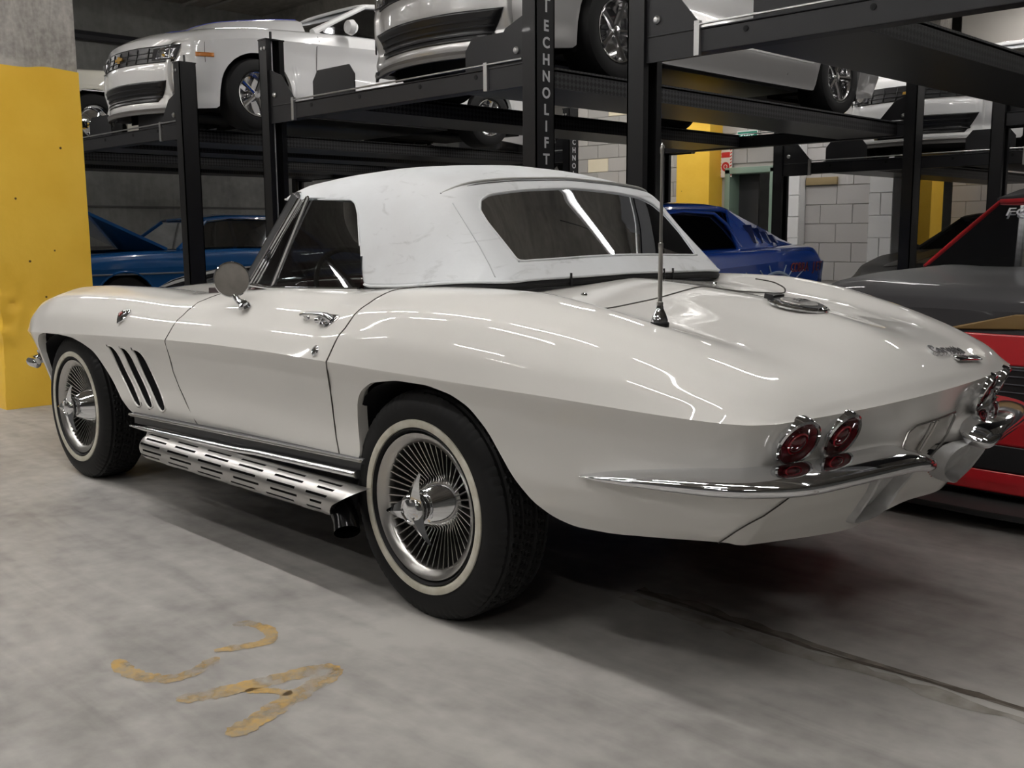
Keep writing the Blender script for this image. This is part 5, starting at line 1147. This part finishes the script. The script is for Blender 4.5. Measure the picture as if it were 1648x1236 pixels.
    for z in (.60, .645): patch(s, [(-.46, z-.003), (.46, z-.003), (.46, z+.003), (-.46, z+.003)], LIFTG, 'grille_bar', up, off=.010, n=10)
    lo = patch(s, [(-.50, .225), (.50, .225), (.62, .40), (-.62, .40)], BL, 'lower_intake', r, off=.004, n=14)
    for z in (.265, .305, .345): patch(s, [(-.54, z-.006), (.54, z-.006), (.54, z+.006), (-.54, z+.006)], LIFTG, 'intake_slat', lo, off=.014, n=12)
    lp_ = patch(s, [(-.80, .125), (.80, .125), (.80, .17), (-.80, .17)], mat('chin_grey', (.10, .095, .09), .5), 'chin_spoiler', r, off=.02, n=16, thick=.02)
    # bow-tie shaped badge
    bt_ = MB().prism([(-.075, -.012), (-.03, -.012), (-.03, -.028), (.022, -.028), (.022, -.012), (.068, -.012), (.075, .012), (.03, .012), (.03, .028), (-.022, .028), (-.022, .012), (-.068, .012)], 2, 0, .008).build('badge', mat('badge_gold', (.75, .45, .10), .3, .8), up, smooth=False)
    bt_.data.transform(frame(_end(s, 0, .625, .016, 'f'), (0, -1, 0), (0, 0, 1)))
    patch(s, [(-1.99, .595), (-1.85, .595), (-1.85, .63), (-1.99, .63)], mat('amber_marker', (.55, .18, .02), .25), 'side_marker', r, 's', .003, 5)
    gm = mat('gap_dark', (.05, .045, .04), .8)
    MB().tube([s.side(-1.92, z) for z in (.72, .66, .6, .55)]+[s.flank(-2.0+.1*u, u)[0] for u in (.05, .15, .25)][0:0], .0025, 5).build('shut_line', gm, r)
    MB().tube([s.flank(-.78, u)[0] for u in (.35, .2, .08)]+[s.side(-.80, z) for z in (.80, .6, .4, .25)], .003, 5).build('shut_line', gm, r)
    MB().tube([s.flank(.62, u)[0] for u in (.35, .2, .08)]+[s.side(.62, z) for z in (.85, .6, .4, .25)], .003, 5).build('shut_line', gm, r)
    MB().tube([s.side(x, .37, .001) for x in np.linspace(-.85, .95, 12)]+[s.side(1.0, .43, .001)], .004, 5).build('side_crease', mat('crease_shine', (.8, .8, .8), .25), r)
    greenhouse(r, paint, [(-.72, .74, .975), (.05, .80, .99), (.85, .80, 1.0), (1.45, .70, 1.045)], [(.02, .56, 1.33), (.30, .585, 1.36), (.75, .58, 1.35), (1.05, .55, 1.31)], pillars=(0, 2, 3))
    if mirror:
        for sg in (-1, 1): MB().lathe([(0, -.05), (.05, -.04), (.075, 0), (.06, .05), (0, .07)], (-.42, sg*.96, 1.02), (-1, 0, 0), 16).build('door_mirror', paint, r)
    if stripe:
        BLU = mat('stripe_blue', (.03, .06, .50), .5, 0, .15); V = []; n = 24
        for sg in (-1, 1):
            V = []
            for i in range(n):
                x = -1.95+(1.25)*i/(n-1)
                for (y) in (.16, .36): p = s.top(x, sg*y, .004); V.append((p.x, p.y, p.z))
            o_ = mesh('hood_stripe', V, [(2*i, 2*i+1, 2*i+3, 2*i+2) for i in range(n-1)], BLU, r); o_.modifiers.new('s', 'SOLIDIFY').thickness = .003
        # raised hood scoop
        V = []; 
        for i in range(16):
            x = -1.75+1.2*i/15
            for j in range(9):
                u = 2*j/8-1; p = s.top(x, u*.40); V.append((p.x, u*.40, p.z+.19*(i/15)**.6*(1-abs(u)**5)))
        mesh('hood_scoop', V, [(i*9+j, i*9+j+1, (i+1)*9+j+1, (i+1)*9+j) for i in range(15) for j in range(8)], paint, r)
        for sg in (-1, 1):
            V = []
            for i in range(16):
                x = -1.75+1.2*i/15; p = s.top(x, .404*sg); q1 = s.top(x, .97*.40*sg)
                V += [(p.x, .410*sg, p.z+.01), (p.x, .398*sg, q1.z+.19*(i/15)**.6*(1-.97**5)+.004)]
            mesh('hood_stripe', V, [(2*i, 2*i+1, 2*i+3, 2*i+2) for i in range(15)], BLU, r)
            V = []
            for i in range(16):
                x = -1.75+1.2*i/15
                for u in (.5*sg, .97*sg): p = s.top(x, u*.40); V.append((p.x, u*.40, p.z+.19*(i/15)**.6*(1-abs(u)**5)+.003))
            mesh('hood_stripe', V, [(2*i, 2*i+1, 2*i+3, 2*i+2) for i in range(15)], BLU, r)
    return r, s
WHITE = mat('white_paint', (.74, .74, .74), .25, 0, 1.); SILVER = mat('silver_paint', (.46, .455, .45), .30, .35, 1., bump=None)
muscle('white muscle car with blue hood stripes on the left lift behind the yellow pillar', WHITE, (-7.02, 3.82, 2.04), stripe=True)
muscle('silver muscle car with chrome wheels on the lift above the soft top', SILVER, (-2.98, 3.98, 2.05))
muscle('white muscle car with a gold badge on the back-row lift at upper right', WHITE, (-2.30, 9.55, 1.80))
# ---- classic coupe used for the cream car and the blue car
def classic(label, paint, loc, xf=-1.45, xr=1.35, hood_open=False, trim=None, R_=.32, name='vintage_car'):
    r = empty(name, loc, PI/2, label, 'car')
    WT_ = [(-2.3, .80), (-2.25, .87), (-2.0, .90), (0, .92), (2.0, .90), (2.35, .86), (2.45, .80)]; ZT_ = [(-2.3, .72), (0, .74), (2.45, .74)]
    UT_ = [(-2.3, .79, .73, .74, .74, .6, .75, .4, .76, .2, .76, 0, .77), (-2.15, .86, .80, .82, .855, .70, .875, .48, .88, .25, .90, 0, .90), (-1.3, .90, .82, .86, .89, .75, .92, .5, .92, .25, .95, 0, .96),
           (0, .90, .82, .865, .91, .78, .945, .5, .95, .25, .96, 0, .96), (1.5, .89, .82, .85, .90, .75, .93, .5, .94, .25, .95, 0, .95), (2.35, .85, .80, .81, .85, .7, .87, .48, .88, .25, .88, 0, .88), (2.45, .79, .75, .74, .76, .6, .76, .4, .76, .2, .76, 0, .76)]
    LOW_ = [(('f', 0), [(.72, 0), (.6, .0), (.4, -.03), (.25, .04)]), (-2., [(.74, 0), (.6, .0), (.4, .0), (.22, .04)]), (0, [(.74, 0), (.6, .01), (.4, .01), (.22, .05)]), (2., [(.74, 0), (.6, .01), (.4, .01), (.22, .06)]), (('r', 0), [(.74, 0), (.5, .0), (.25, .05)])]
    drop = (lambda x, y, u: (np.abs(y) < .66) & (x < -.75) & (x > -2.1)) if hood_open else None
    s = shell_car(r, paint, WT_, ZT_, UT_, LOW_, arches(xf, xr, R_, .22, .22, .26), bow=[(-2.3, -.06), (-1.6, 0), (2, 0), (2.45, .04)], drop=drop)
    finish(r, .90, xf, xr, R_, .2, -2.3, 2.45)
    for xc in (xf, xr):
        for sg in (-1, 1): wheel_simple(r, R_, xc, sg*.87, sg, rim='cap', rr=.58)
    MB().tube([s.side(x, .66, .004) for x in np.linspace(-2.1, 2.2, 30)], .011, 6).build('side_trim', trim or CHROME, r)
    for xc in (xf, xr):
        A = [s.side(xc-(R_+.055)*math.cos(PI*i/16), max(.25, R_+(R_+.05)*math.sin(PI*i/16)), .002) for i in range(17)]; MB().tube(A, .014, 6).build('arch_lip', paint, r)
    greenhouse(r, paint, [(-.70, .74, .94), (-.2, .80, .955), (.95, .78, .955), (1.45, .66, .95)], [(-.25, .58, 1.28), (.05, .60, 1.315), (.75, .60, 1.31), (1.05, .56, 1.27)], pillars=(0, 2, 3))
    MB().tube([(-.25, -.60, 1.275), (.05, -.62, 1.305), (.75, -.62, 1.30), (1.05, -.58, 1.26)], .009, 6).build('gutter_trim', CHROME, r)
    for sg in (-1, 1):
        MB().lathe([(0, -.02), (.035, -.015), (.05, 0), (.045, .012), (0, .014)], (-.50, sg*.86, 1.03), (1, 0, 0), 18).build('door_mirror', CHROME, r); MB().tube([(-.50, sg*.86, 1.0), (-.48, sg*.84, .93)], .009, 6).build('mirror_stem', CHROME, r)
        MB().lathe([(0, .03), (.06, .02), (.085, 0), (.09, -.02)], (-2.37, sg*.66, .66), (-1, 0, 0), 20).build('headlamp', CHROME, r)
    MB().tube([(-2.42, y, .45) for y in (-.85, 0, .85)], .05, 8).build('front_bumper', CHROME, r)
    if hood_open:
        V = [(-.80, -.66, .955), (-.80, .66, .955), (-1.98, .62, 1.50), (-1.98, -.62, 1.50)]; h_ = mesh('open_hood', V, [(0, 1, 2, 3)], paint, r, smooth=False); h_.modifiers.new('s', 'SOLIDIFY').thickness = .035
        MB().box((-2.1, -.64, .42), (-.8, .64, .50)).build('engine_bay', DARK, r); MB().box((-1.8, -.28, .5), (-1.1, .28, .84)).build('engine', mat('engine_grey', (.06, .06, .06), .5), r, bevel=.05)
    return r, s
classic('cream vintage car on the far left lift behind the yellow pillar', mat('vintage_cream', (.70, .68, .60), .3, 0, 1.), (-10.25, 3.72, 2.04))
classic('blue vintage car with its hood open, on the floor beyond the left lifts', mat('vintage_blue', (.012, .085, .26), .25, 0, 1.), (-10.25, 3.95, 0), hood_open=True, trim=mat('trim_grey', (.3, .32, .36), .3, .6))
# ---- blue fastback under the middle lift
r = empty('fastback_car', (-3.18, 3.50, 0), PI/2, 'bright blue fastback coupe with side louvres and lettering, parked under the lifts', 'car')
BLUE = mat('racing_blue', (.010, .055, .32), .25, 0, 1.)
WT_ = [(-2.30, .72), (-2.25, .80), (-2.1, .87), (-1.4, .925), (0, .92), (1.4, .95), (2.1, .90), (2.32, .82), (2.38, .74)]; ZT_ = [(-2.3, .70), (-1.4, .76), (0, .80), (1.4, .86), (2.38, .84)]
UT_ = [(-2.3, .70, .71, .65, .72, .55, .73, .4, .74, .2, .75, 0, .75), (-2.1, .84, .78, .79, .83, .66, .85, .48, .86, .25, .87, 0, .88), (-1.4, .905, .82, .86, .89, .74, .92, .5, .93, .25, .96, 0, .97), (-.7, .90, .85, .86, .92, .76, .96, .52, .97, .27, 1.0, 0, 1.0),
       (.4, .90, .86, .86, .93, .78, .97, .55, .98, .3, .99, 0, .99), (1.4, .93, .90, .89, .96, .78, .985, .55, .99, .3, 1.0, 0, 1.0), (2.1, .88, .91, .84, .97, .74, .99, .52, 1.0, .3, 1.01, 0, 1.01), (2.38, .73, .85, .68, .87, .6, .89, .45, .90, .25, .90, 0, .90)]
LOW_ = [(('f', 0), [(.76, 0), (.6, -.02), (.4, -.03), (.2, .02)]), (-1.4, [(.8, 0), (.7, .0), (.5, .0), (.2, .03)]), (0, [(.85, 0), (.75, .015), (.5, .02), (.3, .0), (.2, .03)]), (1.4, [(.9, 0), (.8, .01), (.5, .01), (.2, .05)]), (2.2, [(.9, 0), (.6, .02), (.3, .08)]), (('r', 0), [(.9, 0), (.7, .04), (.5, .03), (.3, .1)])]
s = shell_car(r, BLUE, WT_, ZT_, UT_, LOW_, arches(-1.42, 1.32, .34, .2, .2, .3), x0=-2.3, x1=2.38); finish(r, .92, -1.42, 1.32, .34, .18, -2.3, 2.38)
for xc in (-1.42, 1.32):
    for sg in (-1, 1): wheel_simple(r, .34, xc, sg*.90, sg, rim='five', rr=.7, rimcol=mat('dark_rim', (.12, .12, .12), .3, .8))
greenhouse(r, BLUE, [(-.62, .72, .97), (-.05, .80, .975), (.95, .80, .98), (1.0, .79, .98), (2.0, .62, 1.0)], [(.02, .56, 1.24), (.32, .58, 1.285), (.85, .58, 1.29), (1.0, .58, 1.285), (1.2, .55, 1.25)], pillars=(0,))
# solid fastback quarter with louvres, both sides
for sg in (-1, 1):
    A = [(.92, .830, .955), (1.5, .80, .975), (2.05, .72, .985), (2.05, .60, 1.0), (1.65, .62, 1.115), (1.3, .61, 1.215), (1.08, .60, 1.285), (.98, .69, 1.18)]
    q = mesh('quarter_panel', [(x, sg*y, z) for x, y, z in A], [tuple(range(8))], BLUE, r, smooth=False); q.modifiers.new('s', 'SOLIDIFY').thickness = .02
    for k in range(4):
        x = 1.20+k*.125; h_ = .15-.028*k; z0 = 1.01; y0 = .768-.012*k
        MB().add([(x, sg*(y0+.015), z0), (x+.055, sg*(y0+.03), z0), (x+.055-.02, sg*(y0-.10*h_/.3), z0+h_), (x-.02, sg*(y0-.05-.10*h_/.3), z0+h_), (x+.004, sg*(y0+.04), z0), (x-.016, sg*(y0-.0), z0+h_)], [(0, 1, 2, 3), (0, 3, 5, 4)]).build('louvre', mat('louvre_dark', (.004, .015, .09), .4), r, smooth=False)
    MB().tube([(-.45, sg*.80, .975), (-.25, sg*.735, 1.09), (.05, sg*.62, 1.23), (.45, sg*.61, 1.265), (.85, sg*.63, 1.25), (.94, sg*.70, 1.16), (.98, sg*.81, .98)], .014, 6).build('window_surround', BLUE, r)
tb = MB(); tb.add([(1.1, -.55, 1.28), (1.1, .55, 1.28), (2.05, .60, 1.0), (2.05, -.60, 1.0)], [(0, 1, 2, 3)]); tb.build('rear_screen', TINT, r, smooth=False)
for i, ch in enumerate('COBRA JET'):
    if ch == ' ': continue
    x = 1.57+i*.066; p0 = s.side(x, .80, .006); xd = s.side(x+.03, .80)-s.side(x-.03, .80); yd = s.side(x, .83)-s.side(x, .77)
    text_mesh('side_letter_edge', ch, .104, mat('lettering_red', (.45, .05, .04), .4), frame(p0, xd, yd), r, .001, 0, 1., bold=.002); text_mesh('side_letter', ch, .094, mat('lettering_dark', (.03, .03, .06), .4), frame(s.side(x, .80, .009), xd, yd), r, .001, 0, 1.)
# pale graphic sweeping over the rear arch
GR = mat('graphic_pale', (.30, .40, .55), .3, 0, 1.)
for k in range(9):
    a0 = math.radians(25+k*13); P = [s.side(1.32-(.43+.30*t)*math.cos(a0)*-1*-1, .36+(.42+.12*t)*math.sin(a0), .003) if .36+(.42+.12*t)*math.sin(a0) < .84 else None for t in (0, .5, 1)]; P = [p for p in P if p]
    if len(P) > 1: MB().tube(P, .006, 4).build('graphic_ray', GR, r)
MB().tube([s.side(1.32-.42*math.cos(a), .34+.43*math.sin(a), .003) for a in np.linspace(.3, 2.85, 22)], .014, 6).build('arch_highlight', GR, r)
# ---- dark coupe further back
def dark_car(label, loc, paint, name='coupe', rz=PI/2):
    r = empty(name, loc, rz, label, 'car')
    WT_ = [(-2.2, .66), (-2.15, .76), (-2.0, .84), (-1.4, .90), (1.4, .92), (2.1, .86), (2.3, .7)]; ZT_ = [(-2.2, .60), (-1.4, .70), (0, .74), (1.4, .80), (2.3, .78)]
    UT_ = [(-2.2, .64, .61, .58, .62, .5, .62, .35, .63, .2, .63, 0, .63), (-1.9, .82, .70, .77, .76, .66, .77, .46, .76, .25, .78, 0, .79), (-1.4, .87, .77, .82, .845, .70, .865, .5, .83, .25, .86, 0, .87), (-.7, .87, .79, .82, .86, .72, .90, .5, .91, .25, .93, 0, .94), (.4, .87, .80, .83, .88, .74, .92, .5, .93, .25, .93, 0, .93), (1.4, .89, .86, .85, .93, .74, .95, .5, .95, .25, .95, 0, .95), (2.3, .68, .79, .6, .80, .5, .80, .35, .80, .2, .80, 0, .80)]
    LOW_ = [(('f', 0), [(.66, 0), (.5, -.03), (.35, -.03), (.2, .04)]), (-1.4, [(.8, 0), (.6, .0), (.2, .04)]), (1.4, [(.85, 0), (.6, .01), (.2, .05)]), (('r', 0), [(.8, 0), (.5, .03), (.25, .08)])]
    s = shell_car(r, paint, WT_, ZT_, UT_, LOW_, arches(-1.35, 1.35, .33, .18, .18, .25), x0=-2.2, x1=2.3); finish(r, .88, -1.35, 1.35, .33, .17, -2.2, 2.3)
    for xc in (-1.35, 1.35):
        for sg in (-1, 1): wheel_simple(r, .33, xc, sg*.86, sg, rim='five', rr=.68, rimcol=MATS['dark_rim'])
    greenhouse(r, paint, [(-.75, .70, .90), (0, .76, .92), (.85, .74, .93), (1.4, .62, .96)], [(-.05, .52, 1.22), (.2, .55, 1.25), (.6, .55, 1.24), (.95, .5, 1.19)], pillars=(0, 2, 3))
    for sg in (-1, 1):
        MB().lathe([(0, -.06), (.055, -.045), (.075, 0), (.06, .03), (0, .04)], (-.50, sg*.93, .97), (-1, 0, 0), 16).build('door_mirror', BLACK, r); MB().tube([(-.5, sg*.88, .95), (-.45, sg*.78, .92)], .015, 6).build('mirror_arm', BLACK, r)
        patch(s, [(sg*.42, .50), (sg*.66, .50), (sg*.70, .58), (sg*.46, .57)], MATS['headlamp_glass'], 'headlamp', r, off=.006, n=6)
    for sg in (-1, 1):
        n = 12; V = []
        for i in range(n):
            x = -2.0+1.2*i/(n-1)
            for y in (.22, .50): p = s.top(x, sg*y, .004); V.append(tuple(p))
        mesh('hood_stripe', V, [(2*i, 2*i+1, 2*i+3, 2*i+2) for i in range(n-1)], mat('stripe_matt', (.015, .015, .015), .4), r)
    return r, s
dark_car('dark grey coupe with black hood stripes parked by the white painted wall', (-1.95, 9.15, 0), mat('charcoal_paint', (.03, .03, .03), .6, .0, .2, spec=.15))
# ---- low black car with pale stripes by the left lift
r = empty('low_sports_car', (-7.05, 4.0, 0), PI/2, 'low black sports car with pale stripes, seen over the front fender of the convertible', 'car')
BLK_ = mat('gloss_black', (.010, .010, .012), .15, 0, 1.)
WT_ = [(-2.1, .6), (-2.0, .76), (-1.4, .84), (1.4, .86), (2.0, .8), (2.15, .66)]; ZT_ = [(-2.1, .46), (-1.3, .55), (0, .55), (1.4, .62), (2.15, .62)]
UT_ = [(-2.1, .57, .47, .5, .48, .4, .48, .3, .48, .15, .48, 0, .48), (-1.7, .80, .60, .74, .66, .64, .66, .44, .60, .22, .60, 0, .60), (-1.3, .81, .65, .75, .73, .62, .75, .44, .70, .22, .70, 0, .70), (-.4, .80, .66, .72, .76, .60, .80, .44, .80, .22, .81, 0, .82), (.6, .81, .68, .74, .77, .62, .80, .44, .82, .22, .82, 0, .82), (1.4, .83, .72, .77, .78, .64, .80, .44, .80, .22, .80, 0, .80), (2.15, .64, .63, .58, .64, .48, .65, .34, .65, .17, .65, 0, .65)]
LOW_ = [(('f', 0), [(.5, 0), (.35, -.02), (.15, .04)]), (0, [(.6, 0), (.4, .02), (.15, .05)]), (('r', 0), [(.65, 0), (.4, .02), (.2, .07)])]
s = shell_car(r, BLK_, WT_, ZT_, UT_, LOW_, arches(-1.2, 1.2, .30, .14, .14, .2), x0=-2.1, x1=2.15); finish(r, .82, -1.2, 1.2, .30, .13, -2.1, 2.15)
for xc in (-1.2, 1.2):
    for sg in (-1, 1): wheel_simple(r, .30, xc, sg*.80, sg, rim='five', rr=.66, rimcol=MATS['dark_rim'])
STP = mat('stripe_pale', (.42, .42, .42), .3, 0, .6)
for sg in (-1, 1):
    for (ya, yb) in ((.52, .60), (.64, .69)):
        n = 24; V = []
        for i in range(n):
            x = -1.9+3.6*i/(n-1)
            for y in (ya, yb): p = s.top(x, sg*y, .004); V.append(tuple(p))
        mesh('body_stripe', V, [(2*i, 2*i+1, 2*i+3, 2*i+2) for i in range(n-1)], STP, r)
# ---- race car at the right edge: dark grey and red with a gold sweep
r = empty('race_car', (.82, 3.62, 0), PI/2, 'dark grey and red race car with gold sweep and windscreen lettering at the right edge', 'car')
RG = mat('race_grey', (.030, .029, .031), .55, 0, .22, spec=.15); RR = mat('race_red', (.42, .012, .018), .3, 0, 1.); GOLD = mat('gold_stripe', (.15, .09, .028), .4, .3)
WT_ = [(-2.15, .80), (-2.12, .88), (-2.0, .95), (-1.3, .985), (1.3, .99), (2.1, .93), (2.3, .85)]; ZT_ = [(-2.15, .80), (-1.7, .79), (-1.3, .78), (0, .78), (1.4, .82), (2.3, .82)]
UT_ = [(-2.15, .79, .81, .74, .815, .62, .82, .42, .82, .2, .82, 0, .82), (-2.03, .92, .85, .86, .885, .70, .90, .46, .89, .22, .885, 0, .885), (-1.6, .95, .87, .88, .91, .72, .925, .48, .91, .22, .91, 0, .91), (-1.2, .955, .86, .885, .915, .72, .935, .5, .91, .25, .92, 0, .93), (-.8, .95, .86, .89, .915, .78, .945, .5, .95, .25, .96, 0, .96), (.5, .95, .86, .89, .92, .78, .95, .5, .96, .25, .96, 0, .96), (1.4, .96, .88, .9, .94, .8, .97, .5, .98, .25, .98, 0, .98), (2.3, .84, .83, .78, .84, .65, .84, .42, .84, .2, .84, 0, .84)]
LOW_ = [(('f', 0), [(.83, 0), (.76, -.01), (.6, -.02), (.45, -.03), (.3, -.01), (.1, -.04)]), (('f', 1), [(.83, 0), (.76, 0), (.6, -.01), (.4, -.01), (.1, -.02)]), (-1.3, [(.8, 0), (.5, .0), (.12, .02)]), (1.3, [(.85, 0), (.5, .0), (.12, .02)]), (('r', 0), [(.85, 0), (.5, .03), (.2, .06)])]
s = shell_car(r, RG, WT_, ZT_, UT_, LOW_, arches(-1.25, 1.35, .34, .11, .10, .16), x0=-2.15, x1=2.3, bow=[(-2.15, -.08), (-1.6, 0), (2, 0), (2.3, .03)]); finish(r, .95, -1.25, 1.35, .34, .11, -2.1, 2.25)
for xc in (-1.25, 1.35):
    for sg in (-1, 1): wheel_simple(r, .34, xc, sg*.93, sg, rim='five', rr=.7, rimcol=MATS['dark_rim'])
gh = greenhouse(r, RG, [(-1.05, .86, .93), (-.3, .86, .95), (.7, .80, .95), (1.3, .62, .97)], [(-.70, .64, 1.245), (-.30, .63, 1.315), (.5, .62, 1.33), (.85, .56, 1.28)], pillars=(2, 3), glass_=glass_mat('race_glass', (.16, .17, .17), .10, .03))
for sg in (-1, 1): MB().tube([(-1.06, sg*.865, .925), (-.88, sg*.755, 1.09), (-.70, sg*.645, 1.25), (-.30, sg*.635, 1.32), (.5, sg*.625, 1.335)], .008, 8).build('red_pillar_edge', RR, r)
MB().tube([(-.70, -.64, 1.253), (-.72, 0, 1.268), (-.70, .64, 1.253)], .011, 8).build('red_header', RR, r)
nrm_ = Vector((-.669, 0, .743)); up_ = Vector((.743, 0, .669))
text_mesh('windscreen_lettering', 'FORD', .085, mat('letter_silver', (.55, .55, .58), .4), frame(Vector((-.765, .455, 1.187))+nrm_*.010, (0, -1, 0), up_), r, .001, 0, 1.15)
patch(s, [(-.93, .60), (.93, .60), (.90, .715), (-.90, .715)], RR, 'red_band', r, off=.004, n=16)
g_ = patch(s, [(-.90, .47), (.90, .47), (.93, .60), (-.93, .60)], MATS['grille_black'], 'grille', r, off=.004, n=16)
for z in (.50, .53, .56, .585): patch(s, [(-.88, z-.002), (.88, z-.002), (.88, z+.002), (-.88, z+.002)], mat('slat_grey', (.06, .06, .07), .4), 'grille_slat', g_, off=.010, n=12)
patch(s, [(-.93, .29), (.93, .29), (.93, .47), (-.93, .47)], RR, 'red_band', r, off=.006, n=16)
patch(s, [(-.93, .19), (.93, .19), (.93, .29), (-.93, .29)], MATS['grille_black'], 'lower_grille', r, off=.004, n=16)
patch(s, [(-.94, .11), (.94, .11), (.93, .19), (-.93, .19)], RR, 'red_lip', r, off=.012, n=16)
MB().prism([(-2.40, -.93), (-2.42, -.5), (-2.44, 0), (-2.42, .5), (-2.40, .93), (-1.7, .98), (-1.7, -.98)], 2, .05, .075).build('splitter', mat('splitter', (.03, .03, .03), .5), r, bevel=.004)
# gold sweep on the wing and hood side
patch(s, [(.28, .722), (-.32, .752), (-.16, .798), (.0, .792)], GOLD, 'gold_sweep', r, off=.005, n=14)
n = 20; V = []
for i in range(n):
    t = i/(n-1); xw = .83+.45*t; y0_ = 1.505+.04*t; y1_ = y0_+.03+.20*t
    for yw in (y0_, (y0_+y1_)/2, y1_): V.append(tuple(s.top(yw-3.62, .82-xw, .005)))
mesh('gold_sweep', V, [(3*i+k, 3*i+1+k, 3*i+4+k, 3*i+3+k) for i in range(n-1) for k in (0, 1)], GOLD, r)
# ---- dragster on the far back-row lift, seen between the beams: big rear tyre and a white wing
r = empty('dragster', (-10.2, 10.75, 2.10), PI/2, 'dragster with a lettered slick tyre and white flank, glimpsed between the lift beams', 'car')
MB().box((-1.9, -.5, .30), (1.6, .5, .62)).build('body', mat('drag_body', (.02, .02, .022), .3, 0, 1.), r, bevel=.12, seg=4)
MB().prism([(-2.0, .45), (-1.45, .40), (-1.45, 1.1), (-1.7, 1.2), (-1.8, .9)], 1, -.62, -.56).build('side_fin', WHITE, r, bevel=.01)
for sg in (-1, 1):
    for xc in (-1.05, 1.2): w_ = wheel_simple(r, .42, xc, sg*.75, sg, rim='five', rr=.5, wd=.36)
for i, ch in enumerate('Hoosier'):
    a = math.radians(-118+i*12); c_ = Vector((-1.05+.315*math.cos(a), -.75-.037, .42+.315*math.sin(a)))
    text_mesh('tyre_letter', ch, .12, mat('tyre_letter', (.60, .52, .36), .6), frame(c_, (-math.sin(a), 0, math.cos(a)), (-math.cos(a), 0, -math.sin(a))), r, .0015)
